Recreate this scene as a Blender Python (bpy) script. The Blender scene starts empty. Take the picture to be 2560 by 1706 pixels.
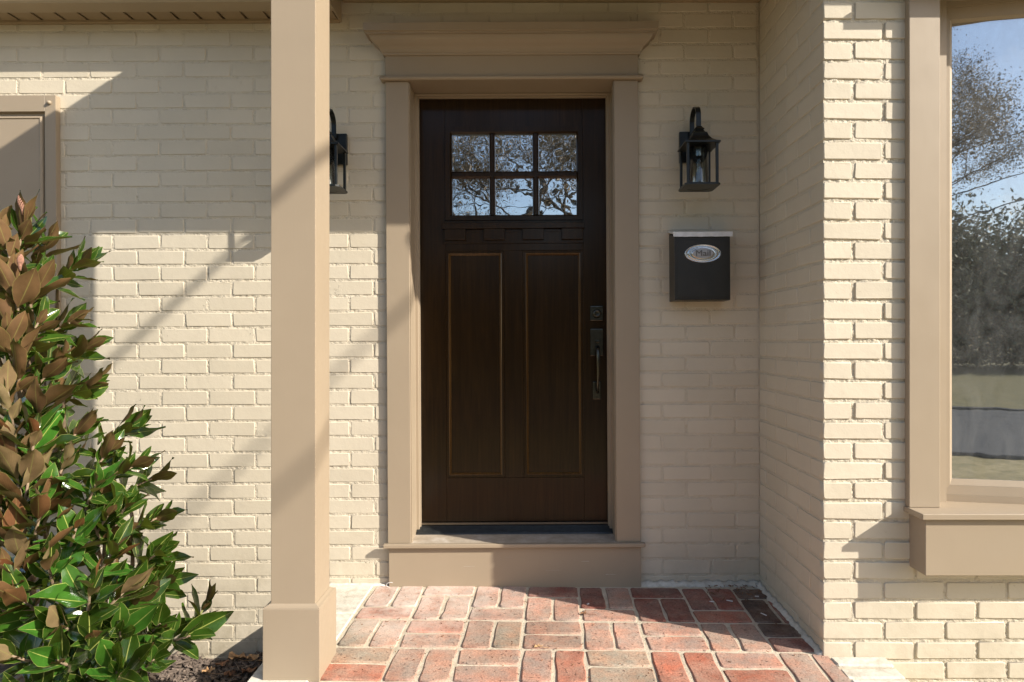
import bpy, bmesh, math, random
import numpy as np
from mathutils import Matrix, Vector

random.seed(7)
rng = np.random.default_rng(7)
D = bpy.data
SC = bpy.context.scene
COL = SC.collection
PI = math.pi

# ------------------------------------------------------------------ camera, light, sky
CAMZ = 1.1045
F = 1610.0                     # focal length in pixels of a 2560 px wide frame
cd = D.cameras.new('camera')
cam = D.objects.new('camera', cd)
COL.objects.link(cam)
cam.location = (0, 0, CAMZ)
cam.rotation_euler = (PI/2, 0, 0)
cd.sensor_width = 36
cd.lens = F/2560*36
cd.shift_x = -48/2560
cd.shift_y = 0.0
cd.clip_start = 0.05
cd.clip_end = 600
SC.camera = cam

SUNV = Vector((1.98, -1.0, 1.303)).normalized()     # towards the sun
sl = D.lights.new('sun', 'SUN')
sl.energy = 4.6
sl.angle = math.radians(0.5)
sl.color = (1.0, 0.925, 0.81)
sun = D.objects.new('sun', sl)
COL.objects.link(sun)
sun.rotation_euler = SUNV.to_track_quat('Z', 'Y').to_euler()
sun.location = SUNV*30

world = D.worlds.new('World')
SC.world = world
world.use_nodes = True
wn = world.node_tree
wn.nodes.clear()
wo = wn.nodes.new('ShaderNodeOutputWorld')
bg = wn.nodes.new('ShaderNodeBackground')
sky = wn.nodes.new('ShaderNodeTexSky')
sky.sky_type = 'NISHITA'
sky.sun_disc = False
sky.sun_elevation = math.asin(SUNV.z)
sky.sun_rotation = math.atan2(SUNV.x, SUNV.y)
sky.air_density = 1.0
sky.dust_density = 1.5
sky.ozone_density = 1.2
bg.inputs['Strength'].default_value = 0.120
# soft broken cloud over the whole sky
tc = wn.nodes.new('ShaderNodeTexCoord')
mp = wn.nodes.new('ShaderNodeMapping'); mp.inputs['Scale'].default_value = (1, 1, 2.6)
nz = wn.nodes.new('ShaderNodeTexNoise'); nz.inputs['Scale'].default_value = 2.4
nz.inputs['Detail'].default_value = 7; nz.inputs['Roughness'].default_value = 0.6
cr = wn.nodes.new('ShaderNodeValToRGB')
cr.color_ramp.elements[0].position = 0.59; cr.color_ramp.elements[0].color = (0, 0, 0, 1)
cr.color_ramp.elements[1].position = 0.72; cr.color_ramp.elements[1].color = (.75, .75, .75, 1)
mx = wn.nodes.new('ShaderNodeMixRGB'); mx.inputs[2].default_value = (6.0, 6.2, 6.5, 1)
wn.links.new(tc.outputs['Generated'], mp.inputs[0])
wn.links.new(mp.outputs[0], nz.inputs['Vector'])
wn.links.new(nz.outputs['Fac'], cr.inputs[0])
wn.links.new(cr.outputs[0], mx.inputs[0])
wn.links.new(sky.outputs[0], mx.inputs[1])
wn.links.new(mx.outputs[0], bg.inputs['Color'])
wn.links.new(bg.outputs[0], wo.inputs[0])

SC.view_settings.view_transform = 'Standard'
SC.view_settings.look = 'None'
SC.view_settings.gamma = 1
SC.view_settings.exposure = 0.86
SC.view_settings.use_curve_mapping = False
SC.render.engine = 'CYCLES'

# ------------------------------------------------------------------ geometry of the place
YW = 2.927                     # back wall plane
YF = 2.2857                    # front wall plane (right of the porch)
XC = 1.0371                    # outer corner of the projecting wall
TS = 0.0186                    # fall of the porch floor away from the house
ROLL = -0.0056                 # the back wall's courses run very slightly out of level
RM = Matrix.Translation((0, 0, CAMZ)) @ Matrix.Rotation(ROLL, 4, 'Y') @ Matrix.Translation((0, 0, -CAMZ))
ID = Matrix.Identity(4)

def px(x, Y): return (x-1328)/F*Y                 # distance right of the sight line on the plane at depth Y
def pz(y, Y): return CAMZ-(y-852.5)/F*Y
def lx(x, y, Y): return (x+0.0056*(852.5-y)-1328)/F*Y     # the same in the back wall's own frame
def lz(x, y, Y): return CAMZ-(y+0.0056*(x-1328)-852.5)/F*Y
def floorz(Y): return -TS*(YW-Y)

# ------------------------------------------------------------------ helpers
def tag(o, label=None, cat=None, group=None, kind=None):
    if label: o['label'] = label
    if cat: o['category'] = cat
    if group: o['group'] = group
    if kind: o['kind'] = kind
    return o

class Thing:
    """an Empty at the thing's base; its parts are authored in place and hung below it"""
    def __init__(s, name, base, label=None, cat=None, group=None, kind=None, M=ID):
        s.base = Vector(base)
        s.root = D.objects.new(name, None)
        s.root.empty_display_size = 0.1
        COL.objects.link(s.root)
        s.root.matrix_world = M @ Matrix.Translation(s.base)
        tag(s.root, label, cat, group, kind)
    def part(s, name, bm, mat, parent=None, smooth=False, label=None, kind=None):
        o = mesh_obj(name, bm, mat, s.base, smooth)
        o.parent = parent or s.root
        if label: o['label'] = label
        if kind: o['kind'] = kind
        return o

def mesh_obj(name, bm, mat, base=(0, 0, 0), smooth=False):
    if isinstance(bm, bmesh.types.BMesh):
        bmesh.ops.recalc_face_normals(bm, faces=bm.faces)
        bmesh.ops.translate(bm, verts=bm.verts, vec=-Vector(base))
        me = D.meshes.new(name)
        bm.to_mesh(me); bm.free()
    else:
        me = bm
    if mat:
        me.materials.clear(); me.materials.append(mat)
    if smooth:
        me.polygons.foreach_set('use_smooth', [True]*len(me.polygons))
    o = D.objects.new(name, me)
    COL.objects.link(o)
    return o

def solo(name, bm, mat, base, label=None, cat=None, group=None, kind=None, smooth=False, M=ID):
    o = mesh_obj(name, bm, mat, base, smooth)
    o.matrix_world = M @ Matrix.Translation(Vector(base))
    return tag(o, label, cat, group, kind)

def B(): return bmesh.new()

def box(bm, x0, x1, y0, y1, z0, z1, bev=0.0, seg=1):
    x0, x1 = min(x0, x1), max(x0, x1); y0, y1 = min(y0, y1), max(y0, y1); z0, z1 = min(z0, z1), max(z0, z1)
    m = Matrix.Translation(((x0+x1)/2, (y0+y1)/2, (z0+z1)/2)) @ Matrix.Diagonal((x1-x0, y1-y0, z1-z0, 1))
    r = bmesh.ops.create_cube(bm, size=1, matrix=m)
    if bev > 0:
        es = list({e for v in r['verts'] for e in v.link_edges})
        bmesh.ops.bevel(bm, geom=es, offset=bev, segments=seg, affect='EDGES', profile=0.6)
    return bm

def hexa(bm, c):
    """8 corners: bottom 4 (ccw) then top 4"""
    v = [bm.verts.new(p) for p in c]
    for f in ((3, 2, 1, 0), (4, 5, 6, 7), (0, 1, 5, 4), (1, 2, 6, 5), (2, 3, 7, 6), (3, 0, 4, 7)):
        bm.faces.new([v[i] for i in f])
    return bm

def loft(bm, rings, close=True, cap=True):
    vr = [[bm.verts.new(p) for p in r] for r in rings]
    n = len(vr[0])
    for a, b in zip(vr[:-1], vr[1:]):
        for i in range(n if close else n-1):
            j = (i+1) % n
            try: bm.faces.new((a[i], a[j], b[j], b[i]))
            except ValueError: pass
    if cap and close:
        bm.faces.new(vr[0][::-1]); bm.faces.new(vr[-1])
    return bm

def tube(bm, pts, rad, n=8, cap=True):
    pts = [Vector(p) for p in pts]
    if not hasattr(rad, '__len__'): rad = [rad]*len(pts)
    rings = []
    up = Vector((0, 0, 1))
    prev = None
    for i, p in enumerate(pts):
        d = (pts[min(i+1, len(pts)-1)]-pts[max(i-1, 0)]).normalized()
        if prev is None:
            a = d.cross(up)
            if a.length < .1: a = d.cross(Vector((1, 0, 0)))
        else:
            a = prev-d*prev.dot(d)
        a.normalize(); prev = a
        b = d.cross(a)
        rings.append([p+(a*math.cos(2*PI*k/n)+b*math.sin(2*PI*k/n))*rad[i] for k in range(n)])
    return loft(bm, rings, True, cap)

def lathe(bm, c, prof, n=24, axis='Z', sx=1, sy=1):
    rings = []
    for r, h in prof:
        ring = []
        for k in range(n):
            a = 2*PI*k/n
            if axis == 'Z': ring.append((c[0]+r*sx*math.cos(a), c[1]+r*sy*math.sin(a), c[2]+h))
            else: ring.append((c[0]+r*sx*math.cos(a), c[1]-h, c[2]+r*sy*math.sin(a)))
        rings.append(ring)
    return loft(bm, rings)

def prism(bm, poly, axis, a, b):
    """poly in the two other axes, extruded along axis from a to b"""
    def mk(p, t):
        if axis == 'X': return (t, p[0], p[1])
        if axis == 'Y': return (p[0], t, p[1])
        return (p[0], p[1], t)
    return loft(bm, [[mk(p, a) for p in poly], [mk(p, b) for p in poly]])

def add_part_copy(src, parent, name=None):
    c = src.copy(); COL.objects.link(c); c.parent = parent
    return c

# ------------------------------------------------------------------ materials
def newmat(name):
    m = D.materials.new(name); m.use_nodes = True
    nt = m.node_tree; nt.nodes.clear()
    out = nt.nodes.new('ShaderNodeOutputMaterial')
    bs = nt.nodes.new('ShaderNodeBsdfPrincipled')
    nt.links.new(bs.outputs[0], out.inputs[0])
    return m, nt, bs, out

def N(nt, t, **k):
    n = nt.nodes.new('ShaderNode'+t)
    for a, v in k.items():
        if a in n.inputs.keys(): n.inputs[a].default_value = v
        else: setattr(n, a, v)
    return n

def noise(nt, scale, detail=4, rough=.55, vec=None, dist=0):
    n = N(nt, 'TexNoise', Scale=scale, Detail=detail, Roughness=rough, Distortion=dist)
    if vec is None:
        t = N(nt, 'TexCoord'); vec = t.outputs['Object']
    nt.links.new(vec, n.inputs['Vector'])
    return n

def ramp(nt, src, stops):
    r = N(nt, 'ValToRGB')
    e = r.color_ramp.elements
    while len(e) < len(stops): e.new(.5)
    for i, (p, c) in enumerate(stops):
        e[i].position = p; e[i].color = (*c, 1) if len(c) == 3 else c
    nt.links.new(src, r.inputs[0])
    return r

def bump(nt, bs, src, strength, dist, prev=None):
    b = N(nt, 'Bump', Strength=strength, Distance=dist)
    nt.links.new(src, b.inputs['Height'])
    if prev: nt.links.new(prev.outputs[0], b.inputs['Normal'])
    nt.links.new(b.outputs[0], bs.inputs['Normal'])
    return b

def worldvec(nt):
    return N(nt, 'NewGeometry').outputs['Position']

def mix(nt, fac, a, b, mode='MIX'):
    m = N(nt, 'MixRGB', blend_type=mode)
    for s, i in ((fac, 0), (a, 1), (b, 2)):
        if isinstance(s, (int, float)): m.inputs[i].default_value = s
        elif isinstance(s, tuple): m.inputs[i].default_value = (*s, 1) if len(s) == 3 else s
        else: nt.links.new(s, m.inputs[i])
    return m

def simple(name, col, rough=.5, metal=0, var=.08, vs=8, bmp=0, bs_=60, spec=.5):
    m, nt, bs, out = newmat(name)
    n = noise(nt, vs, 5, .6, worldvec(nt))
    c = ramp(nt, n.outputs['Fac'], [(.3, tuple(x*(1-var) for x in col)), (.7, tuple(min(1, x*(1+var)) for x in col))])
    nt.links.new(c.outputs[0], bs.inputs['Base Color'])
    bs.inputs['Roughness'].default_value = rough
    bs.inputs['Metallic'].default_value = metal
    bs.inputs['Specular IOR Level'].default_value = spec
    if bmp:
        n2 = noise(nt, bs_, 5, .6, worldvec(nt))
        bump(nt, bs, n2.outputs['Fac'], bmp, .003)
    return m

CREAM = (.575, .512, .400)
def wallpaint(name, coarse):
    m, nt, bs, out = newmat(name)
    P = worldvec(nt)
    oi = N(nt, 'ObjectInfo')
    n1 = noise(nt, 3.2, 5, .6, P)
    c1 = ramp(nt, n1.outputs['Fac'], [(.25, tuple(x*.93 for x in CREAM)), (.75, tuple(x*1.05 for x in CREAM))])
    r = ramp(nt, oi.outputs['Random'], [(0, (.955, .955, .95)), (1, (1.03, 1.03, 1.035))])
    c2 = mix(nt, 1, c1.outputs[0], r.outputs[0], 'MULTIPLY')
    # grime where the paint is thin: small dark specks and faint streaks
    n2 = noise(nt, 55, 3, .6, P)
    sp = ramp(nt, n2.outputs['Fac'], [(.70, (0, 0, 0)), (.80, (.45, .45, .45))])
    c3 = mix(nt, sp.outputs[0], c2.outputs[0], (.33, .25, .16))
    n4 = noise(nt, 1.1, 6, .7, P)
    gr = ramp(nt, n4.outputs['Fac'], [(.5, (0, 0, 0)), (.85, (.35, .35, .35))])
    c4 = mix(nt, gr.outputs[0], c3.outputs[0], (.47, .41, .30))
    if coarse:
        n6 = noise(nt, 26, 4, .7, P)
        g6 = ramp(nt, n6.outputs['Fac'], [(.45, (0, 0, 0)), (.8, (.32, .32, .32))])
        c4 = mix(nt, g6.outputs[0], c4.outputs[0], (.44, .38, .28))
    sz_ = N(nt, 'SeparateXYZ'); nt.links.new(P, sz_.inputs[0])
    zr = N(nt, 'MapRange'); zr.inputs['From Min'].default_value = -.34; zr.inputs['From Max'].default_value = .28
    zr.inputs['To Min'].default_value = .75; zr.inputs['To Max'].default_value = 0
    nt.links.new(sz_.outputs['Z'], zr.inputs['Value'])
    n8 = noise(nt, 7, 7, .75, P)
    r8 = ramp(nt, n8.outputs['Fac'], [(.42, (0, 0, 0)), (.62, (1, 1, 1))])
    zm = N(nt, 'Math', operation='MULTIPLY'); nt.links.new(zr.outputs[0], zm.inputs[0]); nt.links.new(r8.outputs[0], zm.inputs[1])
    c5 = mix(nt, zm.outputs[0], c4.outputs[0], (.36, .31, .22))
    n9 = noise(nt, 21, 6, .8, P, .6)
    r9 = ramp(nt, n9.outputs['Fac'], [(.715, (0, 0, 0)), (.74, (.8, .8, .8))])
    c6 = mix(nt, r9.outputs[0], c5.outputs[0], (.40, .30, .20))
    nt.links.new(c6.outputs[0], bs.inputs['Base Color'])
    bs.inputs['Roughness'].default_value = .62
    bs.inputs['Specular IOR Level'].default_value = .3
    n3 = noise(nt, 34, 4, .6, P)
    b1 = bump(nt, bs, n3.outputs['Fac'], .9 if coarse else .30, .009 if coarse else .004)
    n5 = noise(nt, 190, 5, .65, P)
    bump(nt, bs, n5.outputs['Fac'], .9 if coarse else .32, .003 if coarse else .0012, b1)
    return m
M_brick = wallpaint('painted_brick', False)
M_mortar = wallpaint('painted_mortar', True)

def trimpaint(name, col, rough=.42, grain=True):
    m, nt, bs, out = newmat(name)
    P = worldvec(nt)
    n1 = noise(nt, 2.0, 5, .6, P)
    c1 = ramp(nt, n1.outputs['Fac'], [(.3, tuple(x*.95 for x in col)), (.7, tuple(x*1.04 for x in col))])
    n2 = noise(nt, 9, 6, .75, P)
    d = ramp(nt, n2.outputs['Fac'], [(.62, (0, 0, 0)), (.85, (.3, .3, .3))])
    c2 = mix(nt, d.outputs[0], c1.outputs[0], tuple(x*.8 for x in col))
    n0 = noise(nt, 120, 2, .5, P)
    s = ramp(nt, n0.outputs['Fac'], [(.77, (0, 0, 0)), (.80, (.5, .5, .5))])
    c3 = mix(nt, s.outputs[0], c2.outputs[0], tuple(min(1, x*1.5) for x in col))
    nt.links.new(c3.outputs[0], bs.inputs['Base Color'])
    rr = ramp(nt, n2.outputs['Fac'], [(.3, (rough-.05,)*3), (.7, (rough+.12,)*3)])
    nt.links.new(rr.outputs[0], bs.inputs['Roughness'])
    bs.inputs['Specular IOR Level'].default_value = .4
    mp = N(nt, 'Mapping'); mp.inputs['Scale'].default_value = (140, 140, 6)
    nt.links.new(P, mp.inputs[0])
    n3 = noise(nt, 1, 4, .6, mp.outputs[0])
    b = bump(nt, bs, n3.outputs['Fac'], .12, .0012)
    n4 = noise(nt, 5, 3, .5, P)
    bump(nt, bs, n4.outputs['Fac'], .12, .006, b)
    return m
M_trim = trimpaint('taupe_trim_paint', (.322, .258, .184))
M_soffit = trimpaint('tan_soffit_vinyl', (.33, .245, .15), .5)
M_gutter = trimpaint('tan_gutter_metal', (.38, .30, .20), .4)

def wood(name='dark_stained_door_wood', k=1.0, cw=.30, cr_=.18):
    m, nt, bs, out = newmat(name)
    P = worldvec(nt)
    mp = N(nt, 'Mapping'); mp.inputs['Scale'].default_value = (60, 60, 2.2)
    nt.links.new(P, mp.inputs[0])
    n1 = noise(nt, 1, 6, .65, mp.outputs[0], 1.2)
    c = ramp(nt, n1.outputs['Fac'], [(.3, (.010*k, .0052*k, .0016*k)), (.7, (.068*k, .034*k, .0095*k))])
    n2 = noise(nt, 5, 4, .6, P)
    c2 = mix(nt, n2.outputs['Fac'], c.outputs[0], (.030*k, .0155*k, .0045*k))
    nt.links.new(c2.outputs[0], bs.inputs['Base Color'])
    bs.inputs['Roughness'].default_value = .30
    bs.inputs['Specular IOR Level'].default_value = .10
    bs.inputs['Coat Weight'].default_value = cw
    bs.inputs['Coat Roughness'].default_value = cr_
    bs.inputs['Coat IOR'].default_value = 1.42
    bump(nt, bs, n1.outputs['Fac'], .15, .0008)
    return m
M_wood = wood(k=.60, cw=.5, cr_=.14)
M_woodedge = wood('sheen_tinted_moulding', 2.2, 1.0, .08)  # base colour lightened to paint a golden edge sheen, under a glossier coat
M_black = simple('black_lantern_metal', (.012, .014, .013), .32, .3, .2, 20, .15, 150)
M_bronze = simple('aged_bronze', (.085, .082, .066), .24, .9, .25, 30, .1, 120)
M_chrome = simple('brushed_chrome', (.62, .61, .60), .2, 1, .05, 10)
M_boxmetal = simple('black_mailbox_paint', (.022, .019, .014), .38, .1, .15, 10, .15, 200)
M_satin = simple('satin_plaque_field', (.42, .40, .385), .45, .6, .05, 30)
M_letter = simple('dark_letter_relief', (.16, .15, .14), .5, .5, .05, 30)
M_tape = simple('silver_mailbox_lid', (.78, .79, .82), .36, .45, .1, 30, .3, 60)
M_thresh = simple('black_ribbed_threshold', (.02, .022, .022), .35, .2, .4, 40, .3, 90)
M_alu = simple('dull_aluminium_strip', (.20, .17, .13), .35, .8, .1, 30)
M_dark = simple('unlit_room_surface', (.035, .035, .038), .8, 0, .3, 3)
M_plastic = simple('white_scrap', (.75, .75, .74), .5, 0, .05, 40)

def sillmat():
    m, nt, bs, out = newmat('worn_sill_paint')
    P = worldvec(nt)
    n1 = noise(nt, 14, 7, .7, P)
    c = ramp(nt, n1.outputs['Fac'], [(.32, (.30, .25, .19)), (.5, (.40, .34, .27)), (.68, (.52, .47, .41))])
    nt.links.new(c.outputs[0], bs.inputs['Base Color'])
    bs.inputs['Roughness'].default_value = .55
    bump(nt, bs, n1.outputs['Fac'], .2, .002)
    return m
M_sill = sillmat()

def paver():
    m, nt, bs, out = newmat('worn_clay_paver')
    P = worldvec(nt)
    oi = N(nt, 'ObjectInfo')
    n1 = noise(nt, 11, 7, .7, P)
    grey = mix(nt, 1, oi.outputs['Color'], (.86, .95, .98), 'MULTIPLY')
    dark = mix(nt, 1, oi.outputs['Color'], (1.22, .92, .80), 'MULTIPLY')
    f = ramp(nt, n1.outputs['Fac'], [(.38, (0, 0, 0)), (.62, (1, 1, 1))])
    c1 = mix(nt, f.outputs[0], dark.outputs[0], grey.outputs[0])
    # pale dusty bloom
    n2 = noise(nt, 6, 8, .75, P)
    fb = ramp(nt, n2.outputs['Fac'], [(.42, (.04, .04, .04)), (.72, (.60, .60, .60))])
    c2 = mix(nt, fb.outputs[0], c1.outputs[0], (.47, .37, .29))
    # pits
    n3 = noise(nt, 70, 4, .7, P)
    fp = ramp(nt, n3.outputs['Fac'], [(.60, (0, 0, 0)), (.68, (.8, .8, .8))])
    c3 = mix(nt, fp.outputs[0], c2.outputs[0], (.07, .04, .03))
    n4 = noise(nt, 150, 3, .7, P)
    g = ramp(nt, n4.outputs['Fac'], [(.3, (.66, .66, .66)), (.7, (1.24, 1.24, 1.24))])
    c4 = mix(nt, 1, c3.outputs[0], g.outputs[0], 'MULTIPLY')
    # lime bloom washed out from the wall foot at the left, and earthy staining
    vd = N(nt, 'VectorMath', operation='DISTANCE'); vd.inputs[1].default_value = (-.52, 2.88, 0)
    nt.links.new(P, vd.inputs[0])
    mr = N(nt, 'MapRange'); mr.inputs['From Min'].default_value = .08; mr.inputs['From Max'].default_value = .62; mr.inputs['To Min'].default_value = .95; mr.inputs['To Max'].default_value = 0
    nt.links.new(vd.outputs['Value'], mr.inputs['Value'])
    n6 = noise(nt, 9, 7, .75, P)
    r6 = ramp(nt, n6.outputs['Fac'], [(.35, (.15, .15, .15)), (.6, (1, 1, 1))])
    mm = N(nt, 'Math', operation='MULTIPLY'); nt.links.new(mr.outputs[0], mm.inputs[0]); nt.links.new(r6.outputs[0], mm.inputs[1])
    c5 = mix(nt, mm.outputs[0], c4.outputs[0], (.66, .58, .52))
    n7 = noise(nt, 2.3, 6, .7, P)
    r7 = ramp(nt, n7.outputs['Fac'], [(.35, (.80, .77, .74)), (.65, (1.16, 1.14, 1.12))])
    c6 = mix(nt, 1, c5.outputs[0], r7.outputs[0], 'MULTIPLY')
    nt.links.new(c6.outputs[0], bs.inputs['Base Color'])
    bs.inputs['Roughness'].default_value = .8
    bs.inputs['Specular IOR Level'].default_value = .25
    i = N(nt, 'Invert'); nt.links.new(fp.outputs[0], i.inputs['Color'])
    b = bump(nt, bs, i.outputs[0], .8, .003)
    b2 = bump(nt, bs, n4.outputs['Fac'], .5, .002, b)
    bump(nt, bs, n1.outputs['Fac'], .5, .008, b2)
    return m
M_paver = paver()

def sand(name, a, b_, c_, sc=40, bm_=.8):
    m, nt, bs, out = newmat(name)
    P = worldvec(nt)
    n1 = noise(nt, sc, 7, .75, P)
    c = ramp(nt, n1.outputs['Fac'], [(.3, a), (.5, b_), (.72, c_)])
    n2 = noise(nt, 3, 5, .6, P)
    g = ramp(nt, n2.outputs['Fac'], [(.3, (.85, .85, .84)), (.7, (1.08, 1.08, 1.08))])
    c2 = mix(nt, 1, c.outputs[0], g.outputs[0], 'MULTIPLY')
    nt.links.new(c2.outputs[0], bs.inputs['Base Color'])
    bs.inputs['Roughness'].default_value = .9
    bs.inputs['Specular IOR Level'].default_value = .2
    n3 = noise(nt, sc*3, 5, .7, P)
    b = bump(nt, bs, n1.outputs['Fac'], bm_, .006)
    bump(nt, bs, n3.outputs['Fac'], bm_, .003, b)
    return m
M_joint = sand('sandy_paving_mortar', (.42, .36, .27), (.56, .49, .38), (.66, .59, .47))
M_white = sand('limewashed_stone', (.42, .38, .31), (.60, .56, .48), (.72, .69, .62), 22, .5)
M_mulch = sand('dark_mulch', (.03, .022, .016), (.085, .065, .05), (.18, .145, .115), 45, 1)
M_lawn = sand('straw_lawn', (.13, .115, .05), (.26, .215, .11), (.38, .30, .17), 7, .5)
M_grass = sand('autumn_grass', (.07, .07, .03), (.12, .105, .045), (.19, .15, .07), 3, .5)
M_road = sand('asphalt', (.045, .046, .05), (.06, .062, .066), (.08, .08, .085), 12, .3)
M_roof = sand('roof_shingle', (.05, .045, .04), (.09, .08, .07), (.13, .12, .10), 12, .3)
M_chip = simple('mulch_chip', (.13, .10, .08), .85, 0, .7, 60)
M_bark = sand('bark', (.06, .045, .03), (.13, .10, .07), (.22, .18, .13), 30, .8)

def glassmat(name, base, rough=0.0, dirt=.0, wav=.0):
    """pane: part mirror, part clear"""
    m, nt, bs, out = newmat(name)
    nt.nodes.remove(bs)
    gl = N(nt, 'BsdfGlossy', Roughness=rough, Color=(.93, .95, .97, 1))
    tr = N(nt, 'BsdfTransparent', Color=(.78, .82, .82, 1))
    fr = N(nt, 'Fresnel', IOR=1.5)
    a = N(nt, 'Math', operation='ADD', use_clamp=True); a.inputs[1].default_value = base
    nt.links.new(fr.outputs[0], a.inputs[0])
    ms = N(nt, 'MixShader')
    nt.links.new(a.outputs[0], ms.inputs[0])
    nt.links.new(tr.outputs[0], ms.inputs[1]); nt.links.new(gl.outputs[0], ms.inputs[2])
    last = ms
    if wav:
        n = noise(nt, 9, 2, .5, worldvec(nt))
        b = N(nt, 'Bump', Strength=wav, Distance=.004)
        nt.links.new(n.outputs['Fac'], b.inputs['Height']); nt.links.new(b.outputs[0], gl.inputs['Normal'])
    if dirt:
        P = worldvec(nt)
        df = N(nt, 'BsdfDiffuse', Color=(.42, .43, .42, 1))
        mp = N(nt, 'Mapping'); mp.inputs['Scale'].default_value = (3, 3, 1.3); mp.inputs['Rotation'].default_value = (0, .5, 0)
        nt.links.new(P, mp.inputs[0])
        n1 = noise(nt, 3, 8, .7, mp.outputs[0], 1.5)
        n2 = noise(nt, 75, 2, .5, P)
        r1 = ramp(nt, n1.outputs['Fac'], [(.35, (dirt*.35,)*3), (.75, (dirt*1.7,)*3)])
        r2 = ramp(nt, n2.outputs['Fac'], [(.79, (0, 0, 0)), (.81, (.7, .7, .7))])
        s = mix(nt, 1, r1.outputs[0], r2.outputs[0], 'ADD')
        m2 = N(nt, 'MixShader')
        nt.links.new(s.outputs[0], m2.inputs[0])
        nt.links.new(ms.outputs[0], m2.inputs[1]); nt.links.new(df.outputs[0], m2.inputs[2])
        last = m2
    nt.links.new(last.outputs[0], out.inputs[0])
    return m
M_pane = glassmat('coated_door_glass', .46, 0, .02, .12)
M_bayglass = glassmat('dusty_window_glass', .52, .012, .13, .03)
M_lampglass = glassmat('clear_lantern_glass', .07, 0, .02)

def leafmat(name, top, under, edge):
    m, nt, bs, out = newmat(name)
    uv = N(nt, 'UVMap')
    sep = N(nt, 'SeparateXYZ'); nt.links.new(uv.outputs[0], sep.inputs[0])
    ab = N(nt, 'Math', operation='ABSOLUTE')
    sb = N(nt, 'Math', operation='SUBTRACT'); sb.inputs[1].default_value = .5
    nt.links.new(sep.outputs['X'], sb.inputs[0]); nt.links.new(sb.outputs[0], ab.inputs[0])
    rib = ramp(nt, ab.outputs[0], [(0, (1, 1, 1)), (.012, (.7, .7, .7)), (.028, (0, 0, 0)), (.475, (0, 0, 0)), (.495, (.9, .9, .9))])
    P = worldvec(nt)
    n1 = noise(nt, 14, 4, .6, P)
    oi = N(nt, 'ObjectInfo')
    hs = N(nt, 'HueSaturation'); 
    hr = ramp(nt, oi.outputs['Random'], [(0, (.475,)*3), (1, (.52,)*3)])
    vr = ramp(nt, oi.outputs['Random'], [(0, (.45,)*3), (.5, (1.0,)*3), (1, (1.9,)*3)])
    nt.links.new(hr.outputs[0], hs.inputs['Hue']); nt.links.new(vr.outputs[0], hs.inputs['Value'])
    c0 = ramp(nt, n1.outputs['Fac'], [(.3, tuple(x*.7 for x in top)), (.7, tuple(x*1.25 for x in top))])
    nt.links.new(c0.outputs[0], hs.inputs['Color'])
    c1 = mix(nt, rib.outputs[0], hs.outputs[0], edge)
    # side veins
    wv = N(nt, 'TexWave', Scale=7, Distortion=1.2, bands_direction='DIAGONAL')
    nt.links.new(uv.outputs[0], wv.inputs['Vector'])
    u0 = ramp(nt, n1.outputs['Fac'], [(.3, tuple(x*.7 for x in under)), (.7, tuple(x*1.3 for x in under))])
    ur = ramp(nt, oi.outputs['Random'], [(0, (.75, .42, .30)), (.45, (.8, .68, .6)), (.7, (1.15, 1.15, 1.1)), (1, (1.5, 1.65, 1.6))])
    u1 = mix(nt, 1, u0.outputs[0], ur.outputs[0], 'MULTIPLY')
    ribu = mix(nt, .45, (0, 0, 0), rib.outputs[0])
    u2 = mix(nt, ribu.outputs[0], u1.outputs[0], tuple(x*.85 for x in edge))
    gm = N(nt, 'NewGeometry')
    c = mix(nt, gm.outputs['Backfacing'], c1.outputs[0], u2.outputs[0])
    nt.links.new(c.outputs[0], bs.inputs['Base Color'])
    r = mix(nt, gm.outputs['Backfacing'], (.17, .17, .17), (.75, .75, .75))
    nt.links.new(r.outputs[0], bs.inputs['Roughness'])
    sp = mix(nt, gm.outputs['Backfacing'], (.62,)*3, (.15,)*3)
    nt.links.new(sp.outputs[0], bs.inputs['Specular IOR Level'])
    tl = N(nt, 'BsdfTranslucent', Color=(.24, .36, .03, 1))
    ms = N(nt, 'MixShader'); ms.inputs[0].default_value = .14
    nt.links.new(bs.outputs[0], ms.inputs[1]); nt.links.new(tl.outputs[0], ms.inputs[2])
    nt.links.new(ms.outputs[0], out.inputs[0])
    n2 = noise(nt, 45, 3, .6, P)
    b = bump(nt, bs, n2.outputs['Fac'], .12, .002)
    bump(nt, bs, wv.outputs['Fac'], .12, .0012, b)
    return m
M_leaf = leafmat('magnolia_leaf', (.030, .076, .009), (.150, .100, .052), (.36, .38, .10))
M_twig = simple('magnolia_bark', (.24, .17, .11), .8, 0, .3, 25, .5, 90)
M_twiggreen = simple('green_twig', (.20, .21, .07), .7, 0, .2, 25)
M_pod = simple('pinkish_brown_pod', (.34, .175, .12), .8, 0, .35, 90, .8, 200)
M_dead = simple('dead_leaf', (.20, .095, .045), .8, 0, .5, 30, .4, 60)
M_deadlight = simple('pale_dead_leaf', (.45, .27, .13), .8, 0, .5, 40, .4, 60)
M_crown = simple('russet_tree_leaf', (.20, .145, .08), .7, 0, .5, 2)
M_crown2 = simple('dull_green_tree_leaf', (.13, .125, .065), .7, 0, .5, 2)

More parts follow.
